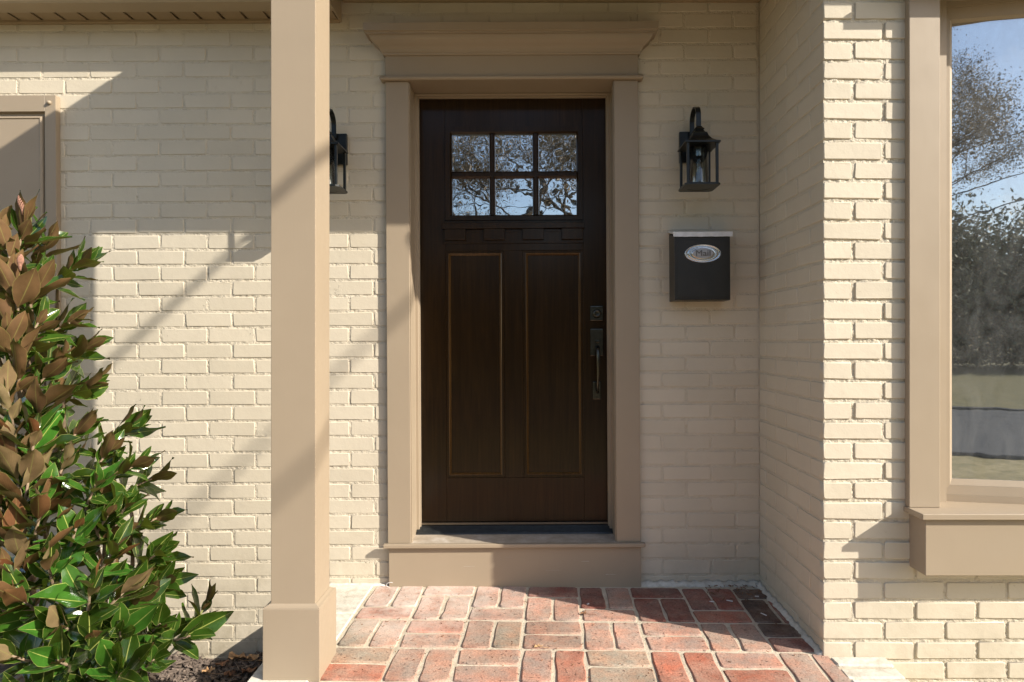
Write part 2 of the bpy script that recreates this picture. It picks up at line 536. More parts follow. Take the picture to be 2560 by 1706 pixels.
# ------------------------------------------------------------------ setting: ground and street
bm = B(); box(bm, -80, 80, -120, 6.5, -.60, -.355)
solo('ground', bm, M_lawn, (0, 0, -.6), kind='structure')
bm = B()
vs = [bm.verts.new(p) for p in ((-80, -11.0, -.351), (80, -11.0, -.351), (80, -4.6, -.351), (-80, -4.6, -.351))]
bm.faces.new(vs)
solo('street', bm, M_road, (0, -8, -.351), kind='structure')
bm = B()
vs = [bm.verts.new(p) for p in ((-80, -120, -.351), (80, -120, -.351), (80, -11.2, -.351), (-80, -11.2, -.351))]
bm.faces.new(vs)
solo('far_lawn', bm, M_grass, (0, -60, -.351), kind='structure')
for y0 in (-4.6, -11.2):
    bm = B(); box(bm, -80, 80, y0, y0+.18, -.352, -.305, .01)
    solo('kerb', bm, M_road, (0, y0, -.352), kind='structure')

# mulch bed with chips
g = 90
bm = B()
xs = np.linspace(-4.2, -.93, g); ys = np.linspace(.8, YW+.02, g)
def mz(x, y):
    return -.337+.012*math.sin(7*x+3*y)+.008*math.sin(19*x-13*y)+.02*max(0, (y-2.5))
vg = [[bm.verts.new((x, y, mz(x, y)+random.uniform(-.004, .004))) for x in xs] for y in ys]
for j in range(g-1):
    for i in range(g-1):
        bm.faces.new((vg[j][i], vg[j][i+1], vg[j+1][i+1], vg[j+1][i]))
solo('mulch_bed', bm, M_mulch, (-2.4, 2, -.337), kind='structure')
bm = B()
for i in range(5200):
    x = random.uniform(-2.1, -.95); y = random.uniform(1.9, YW-.01)
    c = Vector((x, y, mz(x, y)+random.uniform(.002, .016)))
    l = random.uniform(.006, .028); w = random.uniform(.003, .009); t = random.uniform(.0015, .004)
    R = Matrix.Rotation(random.uniform(0, PI), 3, 'Z') @ Matrix.Rotation(random.uniform(-.5, .5), 3, 'Y') @ Matrix.Rotation(random.uniform(-.5, .5), 3, 'X')
    hexa(bm, [c+R @ Vector(p) for p in ((-l, -w, -t), (l, -w*.6, -t), (l, w*.6, -t), (-l, w, -t), (-l, -w, t), (l, -w*.6, t), (l, w*.6, t), (-l, w, t))])
solo('mulch_chips', bm, M_chip, (-1.5, 2.4, -.33), 'loose dark bark chips covering the bed under the magnolia', 'mulch', kind='stuff')

# ------------------------------------------------------------------ brick meshes
def brick_mesh(w, h, t, r, jit, seed, name='brick', n8=True):
    """a brick seen from -Y: front face at y=0, body back to y=t, rounded arrises, slightly uneven outline"""
    R = random.Random(seed)
    c = r*1.6
    base = [(-w/2+c, -h/2), (w/2-c, -h/2), (w/2, -h/2+c), (w/2, h/2-c), (w/2-c, h/2), (-w/2+c, h/2), (-w/2, h/2-c), (-w/2, -h/2+c)]
    base = [(x+R.uniform(-jit, jit), z+R.uniform(-jit, jit)) for x, z in base]
    def ring(ins, y):
        return [(x-ins*(1 if x > 0 else -1), y+R.uniform(-jit, jit)*.25, z-ins*(1 if z > 0 else -1)) for x, z in base]
    bm = B()
    rings = [ring(0, t), ring(0, r), ring(r*.35, r*.3), ring(r*1.05, 0)]
    vr = [[bm.verts.new(p) for p in q] for q in rings]
    for a, b in zip(vr[:-1], vr[1:]):
        for i in range(8):
            j = (i+1) % 8
            bm.faces.new((a[i], a[j], b[j], b[i]))
    bm.faces.new(vr[-1])
    bmesh.ops.recalc_face_normals(bm, faces=bm.faces)
    # make sure the front looks towards -Y
    fr = [f for f in bm.faces if len(f.verts) == 8]
    if fr[0].normal.y > 0: bmesh.ops.reverse_faces(bm, faces=bm.faces)
    me = D.meshes.new(name); bm.to_mesh(me); bm.free()
    for p in me.polygons: p.use_smooth = len(p.vertices) == 4
    me.materials.append(M_brick)
    return me
BW, BH, PITCH = .2045, .0610, .0710
CLS = (.2045, .150, .098, .055)
BMESH = {c: [brick_mesh(c, BH*.98, .02, .0021, .0014, int(c*1e4)+i) for i in range(9 if c > .2 else 5)] for c in CLS}
BMESHF = {c: [brick_mesh(c, BH*.955, .03, .0024, .0017, int(c*1e4)+70+i) for i in range(9 if c > .2 else 5)] for c in CLS}

def rows_of(x0, x1, z0, pitch_x, phase_even, phase_odd, k0, k1, holes, joint=.0095):
    """list of (xa, xb, zc, k) of bricks between x0 and x1, minus rectangular holes"""
    out = []
    for k in range(k0, k1):
        zc = z0+PITCH*(k+.5)
        ph = phase_even if k % 2 == 0 else phase_odd
        n0 = math.floor((x0-ph)/pitch_x)-1
        n = n0
        while True:
            a = ph+n*pitch_x; b = a+pitch_x; n += 1
            if a > x1: break
            segs = [(max(a+joint/2, x0), min(b-joint/2, x1))]
            for hx0, hx1, hz0, hz1 in holes:
                if hz0 < zc < hz1:
                    ns = []
                    for s0, s1 in segs:
                        if s1 <= hx0 or s0 >= hx1: ns.append((s0, s1))
                        else:
                            if s0 < hx0: ns.append((s0, hx0))
                            if s1 > hx1: ns.append((hx1, s1))
                    segs = ns
            for s0, s1 in segs:
                if s1-s0 > .018: out.append((s0, s1, zc, k))
    return out

def lay(th, bricks, frame, meshes, proud=.0009, seen=None, limit=300):
    """hang the bricks on wall th: the most visible ones as parts, the rest as one joined part"""
    inv = Matrix.Translation(-th.base)
    if seen is None: seen = lambda a, b, z: b-a
    order = sorted(range(len(bricks)), key=lambda i: -seen(bricks[i][0], bricks[i][1], bricks[i][2]))
    rest = B()
    for rank, i in enumerate(order):
        a, b, zc, k = bricks[i]
        w = b-a
        c = min(CLS, key=lambda q: abs(q-w))
        me = random.choice(meshes[c])
        flip = random.choice((1, -1))
        L = Matrix.Translation((((a+b)/2), random.uniform(-proud, proud), zc+random.uniform(-.0008, .0008))) @ \
            Matrix.Rotation(random.uniform(-.004, .004), 4, 'Y') @ Matrix.Rotation(random.uniform(-.006, .006), 4, 'Z') @ \
            Matrix.Diagonal((w/c, 1, 1, 1)) @ Matrix.Rotation(PI if flip < 0 else 0, 4, 'Y')
        Mx = inv @ frame @ L
        if rank < limit:
            o = D.objects.new('brick', me); COL.objects.link(o)
            o.parent = th.root; o.matrix_local = Mx
        else:
            t = me.copy(); t.transform(Mx); rest.from_mesh(t); D.meshes.remove(t)
    if len(rest.verts):
        me = D.meshes.new('brick'); rest.to_mesh(me)
        for p in me.polygons: p.use_smooth = len(p.vertices) == 4
        me.materials.append(M_brick)
        o = D.objects.new('remaining_bricks', me); COL.objects.link(o); o.parent = th.root; o['kind'] = 'stuff'
    rest.free()

def rough_sheet(x0, x1, z0, z1, y, cell, amp, hole=None):
    """hand-struck, painted-over mortar: a real uneven surface facing -Y"""
    nx = int((x1-x0)/cell)+1; nz_ = int((z1-z0)/cell)+1
    h = np.zeros((nz_, nx))
    for step, a in ((1, .35), (2, .5), (5, .45), (14, .35)):
        gz, gx = nz_//step+3, nx//step+3
        g_ = rng.normal(size=(gz, gx))
        zi = np.arange(nz_)/step; xi = np.arange(nx)/step
        z_0 = zi.astype(int); x_0 = xi.astype(int); fz = (zi-z_0)[:, None]; fx = (xi-x_0)[None, :]
        h += a*((g_[z_0][:, x_0]*(1-fx)+g_[z_0][:, x_0+1]*fx)*(1-fz)+(g_[z_0+1][:, x_0]*(1-fx)+g_[z_0+1][:, x_0+1]*fx)*fz)
    X, Z = np.meshgrid(np.linspace(x0, x1, nx), np.linspace(z0, z1, nz_))
    Yv = y+np.clip(h, -1.3, 1.6)*amp
    co = np.stack([X, Yv, Z], -1).reshape(-1, 3)
    idx = np.arange(nx*nz_).reshape(nz_, nx)
    q = np.stack([idx[:-1, :-1], idx[:-1, 1:], idx[1:, 1:], idx[1:, :-1]], -1).reshape(-1, 4)
    if hole:
        c = co[q].mean(1)
        keep = ~((c[:, 0] > hole[0]) & (c[:, 0] < hole[1]) & (c[:, 2] > hole[2]) & (c[:, 2] < hole[3]))
        q = q[keep]
    return co, q
def sheet_part(th, name, co, q, mat):
    me = D.meshes.new(name)
    co = co-np.array(th.base)
    me.vertices.add(len(co)); me.vertices.foreach_set('co', co.reshape(-1))
    me.loops.add(len(q)*4); me.loops.foreach_set('vertex_index', q.reshape(-1).astype(np.int32))
    me.polygons.add(len(q)); me.polygons.foreach_set('loop_start', np.arange(0, len(q)*4, 4)); me.polygons.foreach_set('loop_total', np.full(len(q), 4))
    me.update(calc_edges=True)
    me.polygons.foreach_set('use_smooth', [True]*len(me.polygons))
    me.materials.append(mat)
    o = D.objects.new(name, me); COL.objects.link(o); o.parent = th.root
    return o

# ---- back wall (its own frame is rolled by RM)
Z0B = CAMZ-(1439.5-852.5)/550
dl, dr = -.640, .480            # hole behind the door surround
wall = Thing('brick_wall', (-.6, YW, -.35), 'long cream painted brick wall around the front door, behind the porch column', 'wall', M=RM)
XI = 1.0371
holes = [(dl, dr, -.02, 2.50)]
# left and above use one bond, right of the door another
ph_odd = (284-1328)/550; ph_even = (345-1328)/550
bl = rows_of(-2.75, dr if False else .49, Z0B, .2145, ph_even, ph_odd, -6, 38, holes)
br = rows_of(.4905, XI-.004, Z0B, .2225, (1776-1328)/550, (1715-1328)/550, -1, 38, holes)
def seen_back(a, b, z):
    p0, p1 = a*550+1328, b*550+1328
    y = 852.5-(z-CAMZ)*550
    w = 0; n = 8
    for i in range(n):
        p = p0+(p1-p0)*(i+.5)/n
        if p < 0 or y < 0 or y > 1706: continue
        if 677 < p < 826: continue
        if p < 150 and y > 238: continue
        if 880 < p < 1690 and 50 < y < 140: continue
        if y > 500 and p < 60+(y-480)*.36: continue
        w += 1
    return w/n*(b-a)
lay(wall, bl+br, Matrix.Translation((0, YW, 0)), BMESH, seen=seen_back)
bm = B()
mt = .0022
for x0, x1, z0, z1 in ((-2.80, dl+.02, -.40, 2.80), (dr-.02, XI+.06, -.05, 2.80), (dl+.02, dr-.02, 2.46, 2.80)):
    box(bm, x0, x1, YW+mt+.004, YW+.14, z0, z1)
wall.part('wall_core', bm, M_mortar)
co, q = rough_sheet(-2.62, XI+.003, -.38, 2.70, YW+mt, .0046, .0011, (dl+.015, dr-.015, -.05, 2.47))
sheet_part(wall, 'mortar', co, q, M_mortar)

# ---- return wall (faces -X), seen obliquely
RMAT = Matrix(((0, 1, 0, XC), (-1, 0, 0, 0), (0, 0, 1, 0), (0, 0, 0, 1)))   # brick x -> -Y, brick y -> +X
ret = Thing('brick_wall', (XC, 2.6, -.02), 'narrow cream brick side wall of the porch, at right angles to the door wall', 'wall')
Z0R = CAMZ-1.0655
# along the wall coordinate s = -Y
js = [-2.393, -2.620, -2.841]
br2 = rows_of(-YW+.004, -YF-.003, Z0R, .2245, -2.393, -2.507, -1, 38, [], .0095)
# the corner bricks run through, so their outer ends sit flush with the front wall
tilt = Matrix.Translation((0, 0, 0))
lay(ret, br2, RMAT, BMESH, .0006)
bm = B(); box(bm, XC+.0026, XC+.0055, YF+.0062, YF+.06, -.12, 2.80)
box(bm, XC+.0027, XC+.12, YF+.06, YW+.02, -.12, 2.80)
ret.part('mortar', bm, M_mortar)

# ---- front wall right of the porch
front = Thing('brick_wall', (1.9, YF, -.45), 'sunlit cream brick wall with deep rough joints, beside and under the bay window', 'wall')
Z0F = CAMZ-1.0640
WX0, WZ0 = 1.40, CAMZ-.66
holes = [(WX0, 3.6, WZ0, 3.2)]
bf = rows_of(XC+.001, 3.6, Z0F, .2195, XC+.2134, XC+.1065, -6, 38, holes, .0122)
def seen_front(a, b, z):
    s = F/YF
    p0, p1 = a*s+1328, b*s+1328
    y = 852.5-(z-CAMZ)*s
    if p0 > 2560 or y < -30 or y > 1740: return 0
    return min(p1, 2560)-p0
lay(front, bf, Matrix.Translation((0, YF, 0)), BMESHF, .0009, seen_front)
bm = B()
mf = .0048
box(bm, XC+.0056, WX0+.02, YF+mf+.005, YF+.22, -.5, 2.80)
box(bm, WX0+.02, 3.62, YF+mf+.005, YF+.22, -.5, WZ0-.01)
front.part('wall_core', bm, M_mortar)
co, q = rough_sheet(XC+.0022, 3.1, -.48, 2.70, YF+mf, .0040, .0018, (WX0+.02, 9, WZ0-.01, 9))
sheet_part(front, 'mortar', co, q, M_mortar)

# ------------------------------------------------------------------ porch floor: basket-weave pavers
pf = Thing('porch_floor', (0, 2.3, -.02), kind='structure')
bm = B()
ZJ = -.0045
def fl(x, y, dz=0): return (x, y, floorz(y)+dz)
Y0P = .55
hexa(bm, [(-.925, Y0P, -.5), (1.245, Y0P, -.5), (1.245, YF-.001, -.5), (-.925, YF-.001, -.5), fl(-.925, Y0P, ZJ), fl(1.245, Y0P, ZJ), fl(1.245, YF-.001, ZJ), fl(-.925, YF-.001, ZJ)])
hexa(bm, [(-.925, YF, -.5), (XC+.02, YF, -.5), (XC+.02, YW+.05, -.5), (-.925, YW+.05, -.5), fl(-.925, YF, ZJ), fl(XC+.02, YF, ZJ), fl(XC+.02, YW+.05, ZJ), fl(-.925, YW+.05, ZJ)])
pf.part('mortar_bed', bm, M_joint)

OX, OY, TA = -.0303, 2.4405, .0248
WB = .228
def uv2(u, v): return (OX+u+TA*v, OY+v-TA*u)
def paver_mesh(lu, lv, seed):
    R = random.Random(seed)
    bm = B()
    c = .007
    nseg = 3
    pts = []
    w, h = lu/2, lv/2
    # 12-gon with uneven sides
    base = [(-w+c, -h), (-w*.33, -h), (w*.33, -h), (w-c, -h), (w, -h+c), (w, h-c), (w-c, h), (w*.33, h), (-w*.33, h), (-w+c, h), (-w, h-c), (-w, -h+c)]
    base = [(x+R.uniform(-.0038, .0038), y+R.uniform(-.0038, .0038)) for x, y in base]
    def ring(ins, z):
        return [bm.verts.new((x*(1-ins/w), y*(1-ins/h), z+R.uniform(-.0006, .0006))) for x, y in base]
    a = ring(0, -.012); b = ring(.0008, -.0030); d = ring(.0052, .0005)
    for p, q in ((a, b), (b, d)):
        for i in range(12):
            j = (i+1) % 12
            bm.faces.new((p[i], p[j], q[j], q[i]))
    bm.faces.new(d)
    me = D.meshes.new('brick'); bm.to_mesh(me); bm.free()
    for p in me.polygons: p.use_smooth = len(p.vertices) == 4
    me.materials.append(M_paver)
    return me
JT = .0112
PM_H = [paver_mesh(WB-JT, WB/2-JT, 900+i) for i in range(7)]
SUNS = [(.40, .21, .155), (.37, .23, .175), (.43, .18, .12), (.33, .245, .195), (.39, .24, .18), (.45, .16, .10), (.35, .27, .215), (.41, .20, .14)]
DRK = [(.20, .10, .08), (.12, .09, .075), (.24, .09, .06), (.15, .105, .09)]
# tones read off the photograph: g grey, d dark, r strong red, p pink, n brown
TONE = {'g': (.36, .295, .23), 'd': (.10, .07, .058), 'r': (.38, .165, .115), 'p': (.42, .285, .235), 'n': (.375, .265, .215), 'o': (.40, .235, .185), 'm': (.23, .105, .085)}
def place_paver(u0, u1, v0, v1, tone=None, Vert=False):
    # returns a paver whose long side runs along u (or v when Vert)
    cx, cy = (u0+u1)/2, (v0+v1)/2
    X, Y = uv2(cx, cy)
    me = random.choice(PM_H)
    o = D.objects.new('brick', me); COL.objects.link(o)
    o.parent = pf.root
    L, W = (v1-v0, u1-u0) if Vert else (u1-u0, v1-v0)
    Mx = Matrix.Translation(-pf.base) @ Matrix.Translation((X, Y, floorz(Y)+random.uniform(-.0008, .0010))) @ \
        Matrix.Rotation(-TA+(PI/2 if Vert else 0)+random.uniform(-.008, .008)+random.choice((0, PI)), 4, 'Z') @ \
        Matrix.Rotation(random.uniform(-.004, .004), 4, 'X') @ Matrix.Diagonal(((L-JT)/(WB-JT), (W-JT)/(WB/2-JT), 1, 1))
    tl = Matrix.Rotation(math.atan(TS), 4, 'X')
    o.matrix_local = Mx @ Matrix.Identity(4)
    c = TONE[tone] if tone else random.choice(SUNS)
    k = random.uniform(.9, 1.1)
    o.color = (c[0]*k, c[1]*k, c[2]*k, 1)
    return o
r1, r2, r3 = .1235, -.1045, -.3325
H2 = WB/2
def block(c, v0, v1, kind, tones=(None, None)):
    """fill column c (J_c..J_c+1) between v0 and v1: 'H' rows or 'V' pair"""
    u0 = (c-4)*WB; u1 = u0+WB
    if c == 8: u1 = u0+WB*.80
    if kind == 'HH':
        place_paver(u0, u1, v0+H2, v1, tones[0]); place_paver(u0, u1, v0, v0+H2, tones[1])
    elif kind == 'H':
        place_paver(u0, u1, v0, v1, tones[0])
    else:
        place_paver(u0, u0+H2, v0, v1, tones[0], True)
        if u1-u0-H2 > .045: place_paver(u0+H2, u1, v0, v1, tones[1], True)
rowR3 = {1: ('HH', 'gr'), 2: ('VV', 'nn'), 3: ('HH', 'np'), 4: ('VV', 'pr'), 5: ('HH', 'gg'), 6: ('VV', 'rr'), 7: ('HH', 'pr'), 8: ('VV', 'np')}
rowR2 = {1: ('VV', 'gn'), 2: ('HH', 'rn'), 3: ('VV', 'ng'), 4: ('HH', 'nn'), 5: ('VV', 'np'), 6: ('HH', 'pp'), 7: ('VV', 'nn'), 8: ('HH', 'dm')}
for c, (k, t) in rowR3.items(): block(c, r3, r2, k, t)
for c, (k, t) in rowR2.items(): block(c, r2, r1, k, t)
upA = {1: ('r', 'pp'), 3: ('p', 'pp'), 5: ('p', 'mn'), 7: ('r', 'mm')}
for c, (t1, t2) in upA.items():
    block(c, r1, r1+H2, 'H', (t1,)); block(c, r1+H2, r1+H2+WB*1.0, 'VV', t2)
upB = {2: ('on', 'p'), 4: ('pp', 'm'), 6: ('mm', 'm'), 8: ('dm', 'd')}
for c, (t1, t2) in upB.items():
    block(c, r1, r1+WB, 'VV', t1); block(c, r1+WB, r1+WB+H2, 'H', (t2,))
for r in range(7):
    v1 = r3-r*WB; v0 = v1-WB
    if OY+v0 < Y0P: break
    for c in range(1, 9):
        block(c, v0, v1, 'HH' if (c+r) % 2 == 0 else 'VV')
# pale border stones left of the field (the column stands on one)
yb = YW-.004; i = 0
while yb > Y0P+.1:
    L = (.30, .26, .34, .28)[i % 4]; i += 1
    y0 = yb-L
    xr0, xr1 = OX-3*WB+TA*(y0-OY)-.012, OX-3*WB+TA*(yb-OY)-.012
    bm = B()
    hexa(bm, [(-.935, y0+.004, -.06+floorz(y0)), (xr0, y0+.004, -.06+floorz(y0)), (xr1, yb-.004, -.06+floorz(y0)), (-.935, yb-.004, -.06+floorz(y0)),
              (-.935, y0+.004, floorz(y0)+.0015), (xr0, y0+.004, floorz(y0)+.0015), (xr1, yb-.004, floorz(yb)+.0015), (-.935, yb-.004, floorz(yb)+.0015)])
    bmesh.ops.bevel(bm, geom=list(bm.edges), offset=.004, segments=1, affect='EDGES')
    pf.part('border_stone', bm, M_white)
    yb = y0
# whitened rowlock bricks along the right edge, in front of the projecting wall
me0 = None
for i in range(22):
    y1 = YF-.012-i*.0725; y0 = y1-.0600
    bm = B()
    x0 = XC+.018+.0*i+random.uniform(-.004, .004); x1 = x0+.195
    zf = floorz((y0+y1)/2)+random.uniform(.001, .005)
    hexa(bm, [(x0, y0, -.09), (x1, y0, -.09), (x1, y1, -.09), (x0, y1, -.09), (x0, y0, zf), (x1, y0, zf), (x1, y1, zf), (x0, y1, zf)])
    bmesh.ops.bevel(bm, geom=list(bm.edges), offset=.006, segments=1, affect='EDGES')
    for v in bm.verts: v.co += Vector((random.uniform(-.002, .002), random.uniform(-.002, .002), random.uniform(-.001, .001)))
    pf.part('border_brick', bm, M_white)
# mortar fillet where walls meet the floor
bm = B()
def fillet(p0, p1, inward, h, w, n=40):
    rr = []
    for i in range(n+1):
        t = i/n
        x = p0[0]+(p1[0]-p0[0])*t; y = p0[1]+(p1[1]-p0[1])*t
        z = floorz(y)
        hh = h*(1+.25*math.sin(i*1.7)+random.uniform(-.15, .15)); ww = w*(1+random.uniform(-.25, .25))
        rr.append([(x, y, z+hh), (x+inward[0]*ww*.35, y+inward[1]*ww*.35, z+hh*.45), (x+inward[0]*ww, y+inward[1]*ww, z+.0008), (x+inward[0]*ww, y+inward[1]*ww, z-.01), (x, y, z-.01)])
    loft(bm, rr, True, True)
fillet((.47, YW-.0005), (XC+.001, YW-.0005), (0, -1), .017, .022)
fillet((XC-.0005, YW), (XC-.0005, YF+.005), (-1, 0), .016, .020)
fillet((-.925, YW-.0005), (-.66, YW-.0005), (0, -1), .006, .016, 14)
pf.part('mortar_fillet', bm, M_white, smooth=True)

# ------------------------------------------------------------------ door surround (back-wall frame)
YC = 2.904                     # face of the casing
YD = 3.080                     # face of the door slab
XL0, XL1 = px(966.5, YC), px(1025, YC)
XR0, XR1 = px(1538.5, YC), px(1599, YC)
ZT = CAMZ+1.174                # head
ZB = CAMZ-(1357-852.5)/F*YC    # foot of the casing
sur = Thing('door_surround', ((XL0+XR1)/2, YC, 0), 'wide taupe wooden surround with stepped cornice framing the dark front door', 'door frame', M=RM)
for a, b in ((XL0, XL1), (XR0, XR1)):
    bm = B(); box(bm, a, b, YC, YW+.02, ZB, ZT-.0005, .0018)
    s = 1 if a < 0 else -1
    e = b if a < 0 else a
    box(bm, e+.0005*s, e+.0045*s, YC+.006, YC+.02, ZB, ZT-.001, .001)
    sur.part('casing', bm, M_trim)
for s, e in ((1, XL1), (-1, XR0)):
    bm = B(); box(bm, e-.018*s, e+.0035*s-.004*s, YW+.021, 3.13, ZB-.03, ZT, .001)
    sur.part('jamb', bm, M_trim)
    bm = B(); box(bm, e-.010*s, e+.0135*s, 3.046, 3.0785, CAMZ-.90, ZT-.0005, .002)
    box(bm, e-.010*s, e+.0185*s, 3.060, 3.0786, CAMZ-.90, ZT-.0105, .002)
    sur.part('stop', bm, M_trim)
bm = B(); box(bm, XL0+.03, XR1-.03, YW+.0005, 3.13, ZT+.0002, ZT+.05, .001)
sur.part('head_jamb', bm, M_trim)
bm = B(); box(bm, XL1-.005, XR0+.005, 3.045, 3.0784, ZT-.010, ZT-.0004, .002)
box(bm, XL1+.012, XR0-.012, 3.060, 3.0783, ZT-.0165, ZT-.009, .002)
sur.part('head_stop', bm, M_trim)
# cap strip with rounded nose
def wrap(prof, x0, x1, yb):
    """moulding profile (projection, z) carried round left return, front and right return"""
    bm = B()
    rr = []
    for d, z in prof:
        rr.append([(x0-d, yb+.03, z), (x0-d, yb-d, z), (x1+d, yb-d, z), (x1+d, yb+.03, z)])
    vr = [[bm.verts.new(p) for p in r] for r in rr]
    for a, b in zip(vr[:-1], vr[1:]):
        for i in range(3): bm.faces.new((a[i], a[i+1], b[i+1], b[i]))
    bm.faces.new(vr[0]); bm.faces.new(vr[-1])
    return bm
xs0, xs1 = XL0, XR1
sur.part('cap_strip', wrap([(0.0, ZT), (.016, ZT), (.021, ZT+.004), (.022, ZT+.009), (.020, ZT+.014), (.016, ZT+.0175), (0.0, ZT+.0175)], xs0, xs1, YC), M_trim)
bm = B(); box(bm, xs0, xs1, YC, YW+.02, ZT+.018, CAMZ+1.2985, .0015)
sur.part('frieze', bm, M_trim)
zc = CAMZ+1.2885
sur.part('cornice', wrap([(.0003, zc), (.007, zc), (.010, zc+.004), (.010, zc+.010), (.014, zc+.013), (.018, zc+.022), (.026, zc+.031), (.038, zc+.040), (.050, zc+.051),
    (.056, zc+.062), (.058, zc+.070), (.067, zc+.070), (.067, zc+.077), (.0775, zc+.080), (.0785, zc+.112), (.0, zc+.113)], xs0, xs1, YC), M_trim)
# sill nosing, worn top, base panel, threshold
ZS = CAMZ-.9085
bm = B(); box(bm, px(954.6, 2.882), px(1611, 2.882), 2.880, YC-.0005, ZS-.0175, ZS, .0025)
sur.part('nosing', bm, M_trim)
bm = B()
hexa(bm, [(XL1-.012, YC, ZS-.03), (XR0+.012, YC, ZS-.03), (XR0+.012, 3.12, ZS-.03), (XL1-.012, 3.12, ZS-.03),
          (XL1-.012, YC, ZS-.0005), (XR0+.012, YC, ZS-.0005), (XR0+.012, 3.12, ZS+.004), (XL1-.012, 3.12, ZS+.004)])
sur.part('sill', bm, M_sill)
bm = B(); box(bm, px(969, 2.902), px(1600, 2.902), 2.902, YW+.02, -.012, ZS-.018, .0015)
sur.part('base_panel', bm, M_trim)
bm = B()
prof = [(3.022, ZS+.002), (3.024, ZS+.006)]
n = 9
for i in range(n):
    y = 3.026+i*.0048; z = ZS+.008+i*.0026
    prof += [(y, z+.0016), (y+.0030, z+.0028), (y+.0036, z+.0012)]
prof += [(3.0735, ZS+.033), (3.11, ZS+.033), (3.11, ZS+.001)]
prism(bm, prof, 'X', XL1+.002, XR0-.002)
sur.part('threshold', bm, M_thresh)
# a few scuffs where feet meet the riser
bm = B()
for x, z, l in ((-.31, .09, .05), (-.12, .13, .03), (.06, .07, .06), (.22, .11, .035), (.33, .05, .045)):
    box(bm, x, x+l, 2.9012, 2.9019, z, z+.0014)
sur.part('scuffs', bm, M_sill)
bm = B(); box(bm, XL1+.0185, XR0-.0185, 3.0712, 3.0785, ZS+.0335, ZS+.044, .001)
sur.part('sweep_strip', bm, M_alu)

# ------------------------------------------------------------------ front door
XD0, XD1 = XL1+.0175, XR0-.0175
ZD0, ZD1 = CAMZ-.8615, ZT-.0145
door = Thing('front_door', ((XD0+XD1)/2, YD, ZD0), 'dark stained craftsman front door with six small panes over two tall panels', 'door', M=RM)
def dx(p, y=700): return lx(p, y, YD)
def dzz(y, p=1285): return lz(p, y, YD)
sx0, sx1 = dx(1112.5, 430), dx(1456.5, 430)        # inner edges of the stiles
mx0, mx1 = dx(1261.5, 900), dx(1308.5, 900)        # middle stile between the panels
z_tr = dzz(316); z_lr1 = dzz(551); z_pt = dzz(626); z_pb = dzz(1194)
T = .040
for a, b in ((XD0, sx0), (sx1, XD1)):
    bm = B(); box(bm, a, b, YD, YD+T, ZD0, ZD1, .0006); door.part('stile', bm, M_wood)
for a, b in ((z_tr, ZD1), (ZD0, z_pb), (z_pt, z_lr1)):
    bm = B(); box(bm, sx0+.0004, sx1-.0004, YD+.0004, YD+T, a, b, .0006); door.part('rail', bm, M_wood)
bm = B(); box(bm, mx0, mx1, YD+.0006, YD+T, z_pb+.0005, z_pt-.0005, .0006); door.part('stile', bm, M_wood)
# raised panels
def panel(x0, x1, z0, z1):
    bm = B()
    rings = []
    for ins, y in ((0, .014), (.0, .0020), (.0012, .0004), (.0122, .0006), (.0126, .0150), (.0235, .0150), (.0237, .0104)):
        rings.append([(x0+ins, YD+y, z0+ins), (x1-ins, YD+y, z0+ins), (x1-ins, YD+y, z1-ins), (x0+ins, YD+y, z1-ins)])
    loft(bm, rings)
    return bm
for a, b in ((sx0+.0005, mx0-.0005), (mx1+.0005, sx1-.0005)):
    pn = door.part('recessed_panel', panel(a, b, z_pb+.0006, z_pt-.0006), M_wood)
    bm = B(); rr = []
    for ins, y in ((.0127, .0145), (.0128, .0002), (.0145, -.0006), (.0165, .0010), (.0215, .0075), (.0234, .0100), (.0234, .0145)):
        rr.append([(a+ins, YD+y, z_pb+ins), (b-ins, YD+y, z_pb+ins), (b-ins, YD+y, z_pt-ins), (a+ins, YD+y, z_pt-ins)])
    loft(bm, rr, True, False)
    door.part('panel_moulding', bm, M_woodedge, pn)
# glazing frame
gx0, gx1, gz0, gz1 = dx(1129.7, 430), dx(1441.5, 430), dzz(537), dzz(334)
bm = B()
def frame4(bm, ox0, ox1, oz0, oz1, ix0, ix1, iz0, iz1, yf, yi, yb):
    o = [(ox0, oz0), (ox1, oz0), (ox1, oz1), (ox0, oz1)]; i_ = [(ix0, iz0), (ix1, iz0), (ix1, iz1), (ix0, iz1)]
    m_ = [((a[0]*.25+b[0]*.75), (a[1]*.25+b[1]*.75)) for a, b in zip(o, i_)]
    R = lambda pts, y: [(p[0], y, p[1]) for p in pts]
    loft(bm, [R(o, yb), R(o, yf), R(m_, yf), R(i_, yi), R(i_, yb)], True, False)
frame4(bm, sx0+.001, sx1-.001, z_lr1+.001, z_tr-.001, gx0, gx1, gz0, gz1, YD-.006, YD+.004, YD+.03)
door.part('glazing_frame', bm, M_wood)
cols = [(1130.2, 1223.3), (1238.2, 1331.7), (1347.3, 1440.5)]
rws = [(334.8, 427), (444.5, 536.5)]
cx = [(dx(a, 430), dx(b, 430)) for a, b in cols]
rz = [(dzz(b), dzz(a)) for a, b in rws]
def bar(bm, vertical, c0, c1, s0, s1):
    """glazing bar with chamfered sides"""
    prof = [(c0, YD+.014), (c0+.003, YD+.002), (c0+.009, YD-.003), (c1-.009, YD-.003), (c1-.003, YD+.002), (c1, YD+.014)]
    if vertical: loft(bm, [[(p[0], p[1], s0) for p in prof], [(p[0], p[1], s1) for p in prof]])
    else: loft(bm, [[(s0, p[1], p[0]) for p in prof], [(s1, p[1], p[0]) for p in prof]])
for k in range(2):
    bm = B(); bar(bm, True, cx[k][1]-.001, cx[k+1][0]+.001, gz0+.0005, gz1-.0005); door.part('glazing_bar', bm, M_wood)
